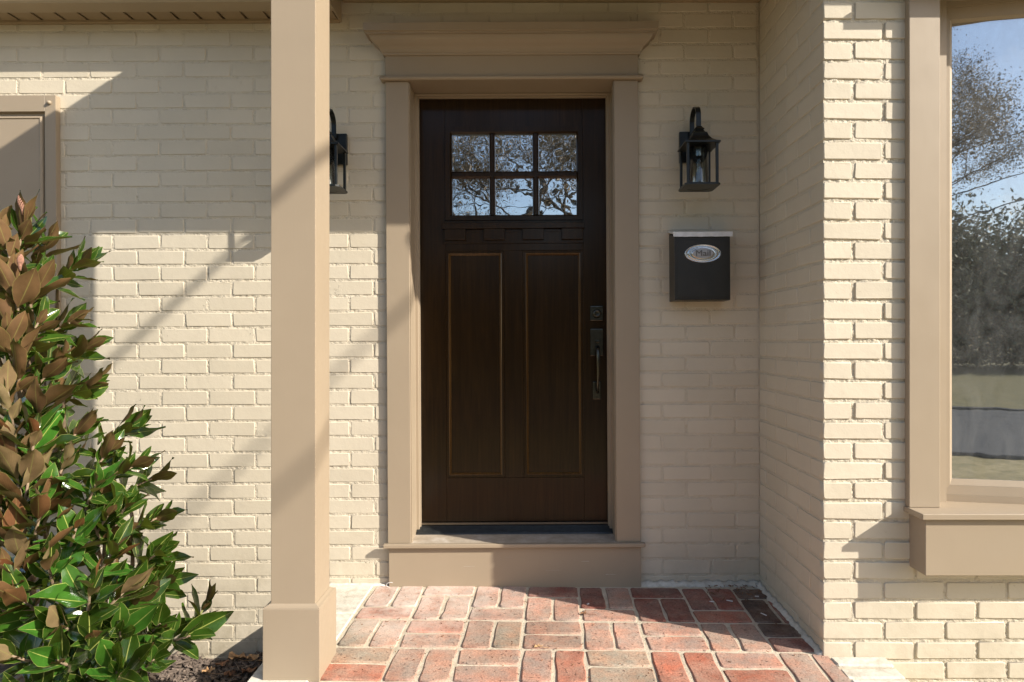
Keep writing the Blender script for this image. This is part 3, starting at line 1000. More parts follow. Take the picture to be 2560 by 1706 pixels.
bm = B(); bar(bm, False, rz[1][1]-.001, rz[0][0]+.001, gx0+.0005, gx1-.0005)
for v in bm.verts: v.co.y += .0007
door.part('glazing_bar', bm, M_wood)
for a, b in cx:
    for c, d in rz:
        bm = B(); box(bm, a-.002, b+.002, YD+.0155, YD+.0195, c-.002, d+.002)
        door.part('pane', bm, M_pane)
# dentil shelf
bm = B(); box(bm, dx(1106.7, 566), dx(1460, 566), YD-.030, YD-.0002, dzz(573), dzz(559.5), .0015)
sh = door.part('dentil_shelf', bm, M_wood)
bm = B(); box(bm, dx(1108, 590), dx(1459, 590), YD-.0075, YD-.0003, dzz(608.5), dzz(573.2), .001)
door.part('back_rail', bm, M_wood)
for a, b in ((1113, 1165.4), (1210, 1262), (1306, 1359), (1404, 1456)):
    bm = B(); box(bm, dx(a, 585), dx(b, 585), YD-.024, YD-.0078, dzz(600.5), dzz(573.4), .0015)
    door.part('dentil', bm, M_wood)
for a, b in ((1168, 1207), (1265, 1303), (1362, 1401)):
    bm = B(); box(bm, dx(a, 585), dx(b, 585), YD-.011, YD-.0077, dzz(581), dzz(574), .0008)
    door.part('dentil_spacer', bm, M_wood)
# deadbolt
def hx(p, y): return lx(p, y, YD-.004)
def hz(y, p=1492): return lz(p, y, YD-.004)
bm = B(); box(bm, hx(1475.5, 783), hx(1507.5, 783), YD-.009, YD+.001, hz(802), hz(765), .003, 2)
db = door.part('deadbolt_plate', bm, M_bronze)
bm = B(); lathe(bm, (hx(1492, 783), YD-.009, hz(784)), [(.021, -.002), (.021, .004), (.018, .010), (.012, .014), (.011, .013), (.006, .0125), (.0005, .0125)], 24, 'Y')
door.part('lock_cylinder', bm, M_bronze, db, smooth=True)
bm = B(); box(bm, hx(1475.8, 850), hx(1508, 850), YD-.008, YD+.001, hz(890), hz(822), .003, 2)
hp = door.part('handle_plate', bm, M_bronze)
bm = B(); box(bm, hx(1481.5, 975), hx(1502, 975), YD-.008, YD+.001, hz(998.5), hz(954), .003, 2)
door.part('lower_handle_plate', bm, M_bronze)
xh = hx(1493, 900)
pts = [(xh, YD-.006, hz(872)), (xh, YD-.030, hz(869)), (xh, YD-.046, hz(876)), (xh+.001, YD-.052, hz(890)), (xh, YD-.052, hz(910)), (xh-.001, YD-.050, hz(935)), (xh-.002, YD-.044, hz(958)), (xh-.001, YD-.030, hz(974)), (xh, YD-.006, hz(980))]
bm = B(); tube(bm, pts, [.012, .0105, .0105, .0105, .009, .0068, .0055, .0060, .0085], 12)
door.part('grip', bm, M_bronze, smooth=True)
bm = B(); box(bm, xh-.007, xh+.007, YD-.034, YD-.008, hz(857), hz(851), .002, 2)
door.part('thumb_latch', bm, M_bronze, hp)

# dark hall behind the door glass and dark room behind the bay
def room(x0, x1, y0, y1, z0, z1, label):
    bm = B()
    v = [bm.verts.new(p) for p in ((x0, y0, z0), (x1, y0, z0), (x1, y1, z0), (x0, y1, z0), (x0, y0, z1), (x1, y0, z1), (x1, y1, z1), (x0, y1, z1))]
    for f in ((0, 1, 2, 3), (4, 7, 6, 5), (1, 5, 6, 2), (2, 6, 7, 3), (3, 7, 4, 0)):
        bm.faces.new([v[i] for i in f])
    return solo(label, bm, M_dark, (x0, y0, z0), kind='structure')
room(-.75, .62, 3.135, 5.2, .1, 2.62, 'hall_interior')
room(1.34, 4.2, 2.52, 5.2, -.2, 2.62, 'room_interior')

# ------------------------------------------------------------------ porch column
YB0 = 2.122; YS0 = 2.140; YS1 = 2.290
cxl, cxr = px(677, YS0), px(788.7, YS0)
bxl, bxr = px(656.3, YB0), px(798.9, YB0)
colm = Thing('porch_column', ((cxl+cxr)/2, 2.215, -.01), 'tall square taupe porch column with plinth, standing left of the door', 'column')
zbt = pz(1523, YB0)
bm = B(); box(bm, cxl, cxr, YS0, YS1, zbt, CAMZ+1.515, .0022, 2)
colm.part('shaft', bm, M_trim)
bm = B(); box(bm, bxl, bxr, YB0, YB0+.183, floorz(2.12)-.004, zbt, .0022, 2)
colm.part('plinth', bm, M_trim)
bm = B()
d0, d1 = .0005, .0178
rr = [[(bxl+i, YB0+i, z), (bxr-i, YB0+i, z), (bxr-i, YB0+.183-i, z), (bxl+i, YB0+.183-i, z)] for i, z in ((.001, zbt+.0003), (.002, zbt+.0030), (.010, zbt+.0060), (.0172, zbt+.0110))]
loft(bm, rr)
colm.part('plinth_moulding', bm, M_trim)

# filled nail heads, slightly proud, on casings and plinth
def nails(th, pts, y, r=.0026):
    bm = B()
    for x, z in pts: lathe(bm, (x, y, z), [(r, -.001), (r*.9, .00035), (r*.3, .0005)], 8, 'Y')
    return th.part('nail_heads', bm, M_trim)
nails(sur, [(c+dx_, z) for c in (XL0+.012, XL1-.012, XR0+.012, XR1-.012) for dx_, z in ((0, .35), (.001, .75), (-.001, 1.15), (0, 1.55), (.0005, 1.95))], YC)
nails(sur, [(XL0+.03+i*.19, CAMZ+1.25) for i in range(7)], YC)
nails(colm, [(bxl+.012, .18), (bxr-.012, .178), (bxl+.013, .03), (bxr-.011, .028)], YB0)

# ------------------------------------------------------------------ shutter at the far left (back-wall frame)
YSH = YW-.030
shx1 = lx(140, 400, YSH); shz1 = lz(70, 238, YSH); shx0 = shx1-.40; shz0 = CAMZ-.76
st = .050
shu = Thing('window_shutter', ((shx0+shx1)/2, YW, shz0), 'taupe panelled shutter fixed to the brick wall above the magnolia', 'shutter', M=RM)
for a, b in ((shx0, shx0+st), (shx1-st, shx1)):
    bm = B(); box(bm, a, b, YSH, YW-.001, shz0, shz1, .0025, 2); shu.part('stile', bm, M_trim)
for a, b in ((shz1-.073, shz1), (shz0, shz0+.09)):
    bm = B(); box(bm, shx0+st+.0004, shx1-st-.0004, YSH+.0006, YW-.001, a, b, .001); shu.part('rail', bm, M_trim)
bm = B()
x0, x1, z0, z1 = shx0+st+.0004, shx1-st-.0004, shz0+.0905, shz1-.0735
rr = []
for ins, y in ((0, .028), (0, .020), (.014, .020), (.018, .010), (.026, .006), (.030, .010), (.034, .010)):
    rr.append([(x0+ins, YSH+y, z0+ins), (x1-ins, YSH+y, z0+ins), (x1-ins, YSH+y, z1-ins), (x0+ins, YSH+y, z1-ins)])
loft(bm, rr)
shu.part('raised_panel', bm, M_trim)
bm = B(); lathe(bm, (lx(124, 257, YSH), YSH, lz(124, 257, YSH)), [(.0095, -.002), (.0095, .004), (.007, .010), (.003, .0125), (.0004, .013)], 14, 'Y')
shu.part('bolt_cap', bm, M_trim, smooth=True)

# ------------------------------------------------------------------ left eave: vented soffit and gutter
ZSF = CAMZ+1.459
eav = Thing('roof_eave', (-1.8, 2.83, ZSF), 'tan vented soffit and gutter running above the wall left of the column', 'eave', M=RM)
XE = -.858
pw = .1025; gap = .013
x = XE-.012; i = 0
smesh = None
while x > -2.75:
    x0 = x-pw+gap
    bm = B(); box(bm, x0, x, 2.831, YW-.022, ZSF, ZSF+.006, .001)
    o = eav.part('soffit_panel', bm, M_soffit)
    x -= pw
bm = B(); box(bm, -2.8, XE-.002, 2.8305, YW-.002, ZSF+.012, ZSF+.020); eav.part('soffit_groove_backing', bm, M_soffit)
bm = B(); box(bm, -2.8, XE-.0015, YW-.0215, YW-.0005, ZSF-.011, ZSF+.004, .002); eav.part('wall_trim', bm, M_soffit)
bm = B(); prism(bm, [(2.83, ZSF-.004), (2.83, ZSF+.125), (2.722, ZSF+.125), (2.722, ZSF+.095), (2.735, ZSF+.055), (2.748, ZSF+.008), (2.756, ZSF-.001)], 'X', -2.8, XE-.003)
eav.part('gutter', bm, M_gutter)
bm = B(); box(bm, XE-.0028, XE+.004, 2.735, YW-.0005, ZSF-.006, ZSF+.13, .001); eav.part('end_cap', bm, M_gutter)
bm = B(); prism(bm, [(2.74, ZSF+.127), (5.5, ZSF+1.5), (5.5, ZSF+1.6), (2.72, ZSF+.20)], 'X', -2.85, XE-.002)
eav.part('roof_slope', bm, M_roof)

# ------------------------------------------------------------------ porch roof (above the frame; its edge casts the shadow across the wall)
zc0 = CAMZ+1.548
por = Thing('porch_roof', (0, 2.2, CAMZ+1.5), 'flat porch roof with boxed beams over the front door', 'roof')
bm = B(); box(bm, -.715, XC-.002, YS1+.001, YW+.0, zc0, zc0+.02); por.part('ceiling', bm, M_soffit)
bm = B(); box(bm, XE+.006, XC-.001, YW-.020, YW-.0006, zc0-.012, zc0-.0005, .002); por.part('ceiling_trim', bm, M_soffit)
bm = B(); box(bm, cxl, XC+.30, YS0, YS1, CAMZ+1.516, CAMZ+1.779, .002); por.part('beam', bm, M_trim)
bm = B(); box(bm, cxl, cxr, YS1+.0005, YW+.05, CAMZ+1.62, CAMZ+1.779, .002); por.part('beam', bm, M_trim)
bm = B(); box(bm, -.927, 4.2, 1.952, 5.4, CAMZ+1.78, CAMZ+1.84, .004); por.part('roof_deck', bm, M_roof)
bm = B(); box(bm, cxr+.01, XC, YW+.01, YW+.12, zc0-.1, CAMZ+1.78); por.part('wall_plate', bm, M_trim)
# unseen shape added under the beam to cast the shadow beside the column
bm = B()
bx, bz = .20, CAMZ+1.515
prism(bm, [(bx+.03, bz), (bx+.075, bz), (bx+.20, bz-.040), (bx+.20, bz-.060), (bx+.085, bz-.068), (bx-.01, bz-.060), (bx+.03, bz-.030)], 'Y', 2.16, 2.20)
prism(bm, [(bx+.15, bz), (bx+.26, bz), (bx+.26, bz-.070), (bx+.225, bz-.020)], 'Y', 2.16, 2.20)
por.part('beam_shadow_caster', bm, M_trim)

# front eave above the bay
fe = Thing('roof_eave', (2.4, 2.08, CAMZ+1.459), 'tan gutter eave above the bay window wall', 'eave')
bm = B(); box(bm, 1.105, 4.2, 2.09, YF+.1, CAMZ+1.459, CAMZ+1.47); fe.part('soffit', bm, M_soffit)
bm = B(); prism(bm, [(2.17, CAMZ+1.458), (2.17, CAMZ+1.58), (2.062, CAMZ+1.58), (2.062, CAMZ+1.55), (2.079, CAMZ+1.458)], 'X', 1.105, 4.2); fe.part('gutter', bm, M_gutter)
bm = B(); box(bm, 1.105, 4.2, 2.07, YF+.3, CAMZ+1.585, CAMZ+1.779); fe.part('fascia', bm, M_trim)

# ------------------------------------------------------------------ bay window
bay = Thing('bay_window', (1.35, YF, CAMZ-.60), 'taupe framed bay window with dusty glass and a boxed sill at the right edge', 'window')
YBC = YF-.025
bm = B(); box(bm, px(2273, YBC), px(2350.8, YBC), YBC, YF+.05, CAMZ-.5848, CAMZ+1.30, .002); bay.part('casing', bm, M_trim)
zs = CAMZ-.5853
bm = B()
sill = [(1.3217, YF+.004), (1.3217, 2.1736), (3.5, 2.1736), (3.5, 2.40), (1.3217+.03, 2.40)]
prism(bm, sill, 'Z', zs-.0195, zs)
bmesh.ops.bevel(bm, geom=list(bm.edges), offset=.0018, segments=1, affect='EDGES')
bay.part('sill', bm, M_trim)
bm = B(); box(bm, 1.3425, 3.5, 2.1927, YF+.004, CAMZ-.7997, zs-.0200, .0018); bay.part('apron_box', bm, M_trim)
P0 = Vector((1.5, 2.361)); dv = Vector((.982, -.1867)).normalized(); nv = Vector((dv.y, -dv.x))   # nv looks towards the street
def facet(P0, dv, L, z0, z1):
    """one sash: frame stiles and rails in the vertical plane through P0 along dv"""
    nv = Vector((dv.y, -dv.x))
    def P(s, d, z): q = P0+dv*s+nv*d; return (q.x, q.y, z)
    def fr(s0, s1, za, zb, e0, e1, ea, eb, d0, d1, dm):
        bm = B()
        o = [(s0, za), (s1, za), (s1, zb), (s0, zb)]; i_ = [(e0, ea), (e1, ea), (e1, eb), (e0, eb)]
        R = lambda pts, d: [P(p[0], d, p[1]) for p in pts]
        loft(bm, [R(o, d0), R(o, d1), R(i_, dm), R(i_, d0)], True, False)
        return bm
    a = bay.part('window_frame', fr(0, L, z0, z1, .012, L-.012, z0+.024, z1-.02, -.05, .004, .004), M_trim)
    b = bay.part('sash', fr(.0, L, z0+.0245, z1-.0205, .033, L-.033, z0+.0245+.033, z1-.0205-.040, -.045, .0005, -.004), M_trim)
    c = bay.part('glazing_bead', fr(.0332, L-.0332, z0+.058, z1-.061, .0435, L-.0435, z0+.0795, z1-.0705, -.03, -.0045, -.013), M_trim)
    bm = B()
    q = [P(.042, -.017, z0+.078), P(L-.042, -.017, z0+.078), P(L-.042, -.017, z1-.069), P(.042, -.017, z1-.069)]
    q2 = [P(.042, -.023, z0+.078), P(L-.042, -.023, z0+.078), P(L-.042, -.023, z1-.069), P(.042, -.023, z1-.069)]
    loft(bm, [q, q2]); bay.part('pane', bm, M_bayglass)
zw0, zw1 = CAMZ-.5850, CAMZ+1.2375
facet(P0, dv, .62, zw0, zw1)
P1 = P0+dv*.66
facet(P1, Vector((1, 0)), .62, zw0, zw1)
bm = B(); box(bm, P1.x-.035, P1.x-.004, P1.y-.012, P1.y+.09, zw0, zw1, .003); bay.part('mullion', bm, M_trim)
P2 = P1+Vector((.66, 0))
facet(P2, Vector((.982, .1867)).normalized(), .5, zw0, zw1)
bm = B(); box(bm, P2.x-.036, P2.x-.004, P1.y-.012, P1.y+.09, zw0, zw1, .003); bay.part('mullion', bm, M_trim)
bm = B(); box(bm, px(2350.8, YBC)-.05, 1.507, YF+.051, 2.48, zw0-.02, zw1+.05); bay.part('jamb', bm, M_trim)
bm = B(); box(bm, 1.43, 3.5, YF-.02, 2.42, zw1+.0005, zw1+.04, .002); bay.part('head_board', bm, M_trim)
bm = B(); box(bm, 1.301, 3.5, YF-.085, YF+.10, zw1+.041, CAMZ+1.4585, .002); bay.part('frieze', bm, M_trim)
bm = B(); box(bm, 1.301, 3.5, YF-.100, YF-.0215, CAMZ+1.231, zw1+.0405, .002); bay.part('cap_strip', bm, M_trim)
bm = B(); box(bm, 1.41, 3.6, 2.37, 2.50, -.3, zw0-.02); bay.part('backing_wall', bm, M_dark)

# ------------------------------------------------------------------ wall lanterns
def lantern(X, label):
    Yc = 2.7775; hw = .0745
    zt = CAMZ+.836; zb = CAMZ+.6555
    L = Thing('wall_lantern', (X, YW, zb), label, 'wall lamp', 'pair of wall lanterns either side of the door', M=RM)
    rz_ = 0
    bm = B(); box(bm, X-.052, X+.052, YW-.022, YW-.0015, CAMZ+.802, CAMZ+.941, .003, 2); L.part('wall_plate', bm, M_black)
    bm = B(); rr = []
    for w, z in ((hw-.010, zt-.004), (hw, zt-.003), (hw, zt+.003), (hw-.003, zt+.005), (.060, zt+.010), (.046, zt+.020), (.035, zt+.036), (.030, zt+.050), (.031, zt+.052), (.023, zt+.056), (.017, zt+.066), (.021, zt+.070), (.014, zt+.078), (.011, zt+.084), (.004, zt+.086)):
        rr.append([(X-w, Yc-w, z), (X+w, Yc-w, z), (X+w, Yc+w, z), (X-w, Yc+w, z)])
    loft(bm, rr); L.part('roof', bm, M_black)
    # strap scroll from wall plate over to the roof
    bm = B(); rr = []
    n = 22
    pth = [(YW-.021, zt+.078), (2.890, zt+.082), (2.8895, zt+.10)]
    cy, cz, ry, rz = 2.8335, zt+.134, .056, .050
    for i in range(n+1):
        a = PI*1.02*i/n
        pth.append((cy+ry*math.cos(a), cz+rz*math.sin(a)))
    pth.append((Yc-.0005, zt+.10)); pth.append((Yc, zt+.082))
    for i, (y, z) in enumerate(pth):
        p = pth[max(i-1, 0)]; q = pth[min(i+1, len(pth)-1)]
        ty, tz = q[0]-p[0], q[1]-p[1]; l = math.hypot(ty, tz) or 1; ny, nz = -tz/l*.0028, ty/l*.0028
        rr.append([(X-.0105, y-ny, z-nz), (X+.0105, y-ny, z-nz), (X+.0105, y+ny, z+nz), (X-.0105, y+ny, z+nz)])
    loft(bm, rr); L.part('arm', bm, M_black)
    bm = B(); tube(bm, [(X, YW-.02, zt+.01), (X, YW-.05, zt+.012), (X, Yc+.02, zt+.012)], .008, 10); L.part('stay', bm, M_black, smooth=True)
    bm = B(); ri = .050
    # square base plate with a round opening
    n = 32
    sq = []
    ci = []
    for k in range(n):
        a = 2*PI*(k+.5)/n
        c_, s_ = math.cos(a), math.sin(a); m_ = max(abs(c_), abs(s_))
        sq.append((X+hw*c_/m_, Yc+hw*s_/m_)); ci.append((X+ri*c_, Yc+ri*s_))
    R = lambda pts, z: [(p[0], p[1], z) for p in pts]
    loft(bm, [R(ci, zb), R(sq, zb), R(sq, zb+.008), R(ci, zb+.008), R(ci, zb)], True, False)
    L.part('base_plate', bm, M_black)
    bm = B(); lathe(bm, (X, Yc, 0), [(.050, zb+.001), (.040, zb+.0015), (.040, zb+.004), (.050, zb+.0045)], 28); L.part('glass_seat', bm, M_black)
    for a in (-1, 1):
        for b in (-1, 1):
            bm = B(); q = .0055; cxx, cyy = X+a*(hw-.013), Yc+b*(hw-.013)
            box(bm, cxx-q, cxx+q, cyy-q, cyy+q, zb+.008, zt-.003, .001); L.part('post', bm, M_black)
    bm = B(); rr = []
    for r, z in ((.0400, zb+.005), (.0400, zt-.006), (.0378, zt-.006), (.0378, zb+.005)):
        rr.append([(X+(r+.0007*(k % 2))*math.cos(2*PI*k/48), Yc+(r+.0007*(k % 2))*math.sin(2*PI*k/48), z) for k in range(48)])
    loft(bm, rr, True, False); L.part('glass_tube', bm, M_lampglass, smooth=True)
    bm = B(); lathe(bm, (X, Yc, 0), [(.018, zt-.004), (.018, zt-.020), (.0155, zt-.020), (.0155, zt-.044), (.012, zt-.044)], 20); s = L.part('socket', bm, M_chrome, smooth=False)
    bm = B(); rr = []
    for r, z in ((.011, zt-.045), (.012, zt-.06), (.012, zt-.145), (.008, zt-.155), (.001, zt-.158)):
        rr.append([(X+r*math.cos(2*PI*k/16), Yc+r*math.sin(2*PI*k/16), z) for k in range(16)])
    loft(bm, rr, True, True); L.part('bulb', bm, M_lampglass, smooth=True)
    return L
lantern(.7267, 'black square lantern on the wall right of the door, above the mailbox')
lantern(-.880, 'black square lantern left of the door, half hidden behind the porch column')

# ------------------------------------------------------------------ mailbox
YM = 2.817
mxl, mxr = lx(1686.5, 670, YM), lx(1825.3, 670, YM)
mzb, mzt = lz(1756, 750, YM), lz(1756, 592, YM)
mb = Thing('mailbox', ((mxl+mxr)/2, YW, mzb), 'black wall mailbox with silver lid edge and oval plaque reading Mail', 'mailbox', M=RM)
bm = B(); prism(bm, [(YM, mzb+.003), (YM+.003, mzb), (YM+.09, mzb-.002), (YW-.002, mzb+.0), (YW-.002, mzt+.03), (YM, mzt)], 'X', mxl, mxr)
mb.part('body', bm, M_boxmetal)
bm = B(); box(bm, mxl+.010, mxr-.008, YM-.0025, YM-.0004, mzb+.010, mzt-.012, .0008); mb.part('front_sheet', bm, M_boxmetal)
bm = B()
zl = mzt+.001
n = 30
rr = []
for i in range(n+1):
    t = i/n
    x = mxl-.006+(mxr-mxl+.016)*t
    w = .0005*math.sin(t*23)+.0004*math.sin(t*51)
    rr.append([(x, YM-.007+w*.5, zl+w-.001), (x, YM-.009+w*.5, zl+.020), (x, YM-.004, zl+.0215), (x, YW-.003, zl+.040), (x, YW-.003, zl+.036), (x, YM+.002, zl+.012)])
loft(bm, rr); mb.part('lid', bm, M_tape)
ex, ez = lx(1756.6, 634, YM), lz(1756.6, 634, YM)
bm = B(); lathe(bm, (ex, YM, ez), [(.0800, -.001), (.0800, .003), (.0785, .0055), (.0755, .006), (.073, .0045), (.0665, .0030), (.0655, .0045), (.060, .0055), (.050, .0025), (.0475, .0040), (.0470, .0070), (.045, .0075)], 64, 'Y', 1, .5)
pl = mb.part('plaque', bm, M_chrome, smooth=True)
bm = B(); lathe(bm, (ex, YM, ez), [(.0449, .004), (.0449, .0078), (.042, .0086), (.0005, .0088)], 48, 'Y', 1, .5)
mb.part('plaque_field', bm, M_satin, pl, smooth=False)
bm = B()
for k in range(72):
    a = 2*PI*k/72
    c = (ex+.0775*math.cos(a), YM-.0056, ez+.5*.0775*math.sin(a))
    bmesh.ops.create_icosphere(bm, subdivisions=1, radius=.0013, matrix=Matrix.Translation(c))
mb.part('beading', bm, M_chrome, pl)
tcv = D.curves.new('lettering', 'FONT'); tcv.body = 'Mail'; tcv.size = .036; tcv.extrude = .0009; tcv.bevel_depth = .0003
tcv.align_x = 'CENTER'; tcv.align_y = 'CENTER'
to = D.objects.new('lettering', tcv); COL.objects.link(to)
bpy.context.view_layer.update()
tm = D.meshes.new_from_object(to.evaluated_get(bpy.context.evaluated_depsgraph_get()))
D.objects.remove(to)
tm.transform(Matrix.Translation(Vector((ex, YM-.0095, ez))-mb.base) @ Matrix.Rotation(PI/2, 4, 'X') @ Matrix.Diagonal((1.15, 1, 1, 1)))
lo = mesh_obj('lettering', tm, M_letter); lo.parent = mb.root
lo.parent = pl; lo['label'] = 'embossed word Mail'

# ------------------------------------------------------------------ overhead service cables (out of frame; their soft shadows cross the wall and column)
def cable(name, P, hc, rad, label):
    t = (CAMZ+hc-P[2])/1.303
    C = Vector((P[0]+1.98*t, YW-t, CAMZ+hc))
    d = Vector((.532, -.847, 0))
    bm = B(); tube(bm, [C-d*3.2+Vector((0, 0, .0)), C, C+d*14+Vector((0, 0, .9))], rad, 8)
    solo(name, bm, M_black, tuple(C), label, 'cable', 'overhead cables to the house')
cable('overhead_cable', (-1.369, YW, CAMZ+.401), 3.6, .016, 'thick black service cable running from the roof to the street')
cable('overhead_cable', (-1.187, YW, CAMZ-.432), 5.2, .015, 'thinner black service cable running higher above the porch')

# ------------------------------------------------------------------ magnolia
def leaf_mesh(seed, L=1.0):
    R = random.Random(seed)
    Wd = R.uniform(.18, .25)*L
    fold = R.uniform(.10, .60); curl = R.uniform(-.30, .45); wav = R.uniform(.015, .065); tw = R.uniform(-.5, .5)
    rows = 7
    us = (-1, -.5, 0, .5, 1)
    vs, fs, uvs = [], [], []
    ph = R.uniform(0, 6)
    for r in range(rows):
        t = r/(rows-1)
        tt = t**1.0
        if r == 0: w = .006
        elif r == rows-1: w = .008
        else: w = Wd*(math.sin(PI*tt)**.92)*(1-.06*t)
        y = t*L
        for u in us:
            z = fold*abs(u)*w + curl*(-(t**2))*L*.6 + wav*abs(u)**2*math.sin(t*9+ph+(2 if u > 0 else 0))
            a = tw*t
            x = u*w
            vs.append((x*math.cos(a)-z*math.sin(a)*0, y, z+x*math.sin(a)))
            uvs.append(((u+1)/2, t))
    for r in range(rows-1):
        for i in range(4):
            a = r*5+i
            fs.append((a, a+1, a+6, a+5))
    me = D.meshes.new('leaf'); me.from_pydata(vs, [], fs)
    ul = me.uv_layers.new(name='UVMap')
    for lp in me.loops: ul.data[lp.index].uv = uvs[lp.vertex_index]
    me.polygons.foreach_set('use_smooth', [True]*len(me.polygons))
    me.materials.append(M_leaf)
    me.update()
    return me
LM = [leaf_mesh(300+i) for i in range(16)]

shb = Thing('magnolia_shrub', (-1.95, 2.42, -.33), 'glossy magnolia shrub with brown felted leaf undersides growing against the left wall', 'shrub')
# shoots: pixel position of the tip, depth, leaning (right, towards street, up), leaves, size
SH = [
 (62, 545, 2.38, (.10, -.05, 1), 11, 1.05), (120, 600, 2.45, (.45, -.1, .9), 8, .95), (15, 600, 2.32, (-.3, -.25, .9), 8, 1.0),
 (205, 655, 2.42, (.75, -.1, .65), 10, 1.0), (110, 690, 2.30, (.25, -.45, .8), 9, .95), (30, 690, 2.25, (-.3, -.5, .8), 8, .95),
 (190, 800, 2.40, (.85, -.1, .45), 11, 1.0), (100, 800, 2.28, (.3, -.5, .7), 8, .95), (20, 800, 2.22, (-.2, -.6, .7), 9, 1.0),
 (215, 870, 2.50, (.8, .1, .5), 8, .95), (60, 880, 2.22, (0, -.6, .75), 9, 1.05), (150, 900, 2.30, (.5, -.4, .7), 8, .95),
 (230, 960, 2.42, (.85, -.1, .45), 9, .95), (120, 985, 2.22, (.2, -.65, .65), 9, 1.0), (20, 980, 2.16, (-.2, -.7, .6), 9, 1.05),
 (330, 1065, 2.42, (.85, -.1, .5), 9, .95), (210, 1060, 2.26, (.5, -.5, .65), 9, .95), (90, 1080, 2.14, (.1, -.7, .6), 9, 1.05),
 (345, 1160, 2.36, (.85, -.2, .45), 10, .95), (270, 1130, 2.30, (.5, -.4, .7), 8, .9), (165, 1150, 2.18, (.3, -.65, .6), 9, 1.0), (35, 1160, 2.10, (-.2, -.7, .6), 9, 1.1),
 (395, 1190, 2.46, (.9, -.05, .4), 7, .9), (240, 1210, 2.16, (.4, -.65, .6), 10, 1.05), (110, 1250, 2.08, (.1, -.75, .55), 9, 1.1),
 (405, 1290, 2.36, (.9, -.1, .4), 10, .95), (320, 1260, 2.24, (.5, -.5, .55), 9, 1.0), (30, 1330, 2.04, (-.2, -.75, .5), 9, 1.1), (190, 1320, 2.10, (.3, -.7, .55), 9, 1.05),
 (400, 1380, 2.30, (.75, -.3, .5), 9, 1.0), (290, 1370, 2.14, (.4, -.6, .6), 9, 1.0), (120, 1410, 2.02, (.1, -.75, .5), 9, 1.1),
 (420, 1450, 2.32, (.8, -.25, .4), 8, .95), (320, 1470, 2.12, (.5, -.6, .5), 8, 1.0), (225, 1470, 2.04, (.2, -.7, .55), 9, 1.1), (40, 1490, 1.98, (-.1, -.75, .5), 9, 1.1),
 (520, 1500, 2.30, (.45, -.15, .9), 9, .85), (400, 1560, 2.20, (.6, -.45, .5), 8, 1.0), (300, 1580, 2.06, (.4, -.65, .5), 8, 1.05), (150, 1560, 1.98, (.1, -.7, .55), 9, 1.1),
 (140, 1650, 1.90, (.05, -.80, .60), 9, 1.15), (30, 1640, 1.92, (-.1, -.75, .55), 8, 1.1), (290, 1680, 1.94, (.3, -.7, .6), 9, 1.1), (385, 1650, 2.06, (.6, -.5, .5), 7, 1.0),
 (475, 1590, 2.18, (.8, -.4, .35), 5, 1.15), (20, 1090, 2.12, (-.1, -.5, .7), 9, 1.0), (75, 1180, 2.10, (.1, -.5, .7), 9, 1.05), (-5, 1260, 2.06, (-.2, -.6, .6), 9, 1.05), (150, 1230, 2.14, (.3, -.4, .7), 9, .95), (15, 1420, 2.0, (-.1, -.6, .6), 9, 1.05),
 (270, 1290, 2.2, (.5, -.4, .6), 9, .95), (360, 1490, 2.2, (.6, -.4, .5), 8, .95), (240, 1600, 2.02, (.3, -.6, .5), 8, 1.0), (-40, 560, 2.40, (-.4, -.2, .9), 8, 1.0), (-60, 760, 2.3, (-.5, -.3, .8), 9, 1.0), (-70, 980, 2.2, (-.5, -.4, .7), 9, 1.0),
 (-60, 1200, 2.1, (-.4, -.6, .6), 9, 1.1), (-70, 1420, 2.0, (-.4, -.6, .6), 9, 1.1), (200, 1730, 1.95, (.2, -.7, .6), 8, 1.1), (60, 1740, 1.9, (0, -.7, .6), 8, 1.1),
]
leaves = []
trunk_base = Vector((px(60, 2.42), 2.42, -.36))
def trunk_pt(t): return trunk_base+Vector((.04*math.sin(t*2.1)-.06*t, .03*math.sin(t*3), t*1.75))
bm = B(); tube(bm, [trunk_pt(t/10) for t in range(11)], [.026-.0022*i for i in range(11)], 8); shb.part('trunk', bm, M_twig, smooth=True)
bm = B()
tube(bm, [trunk_base+Vector((.1, -.05, 0)), trunk_base+Vector((.22, -.1, .2)), trunk_base+Vector((.36, -.12, .5)), trunk_base+Vector((.42, -.1, .85))], [.018, .016, .012, .007], 8)
shb.part('trunk', bm, M_twig, smooth=True)
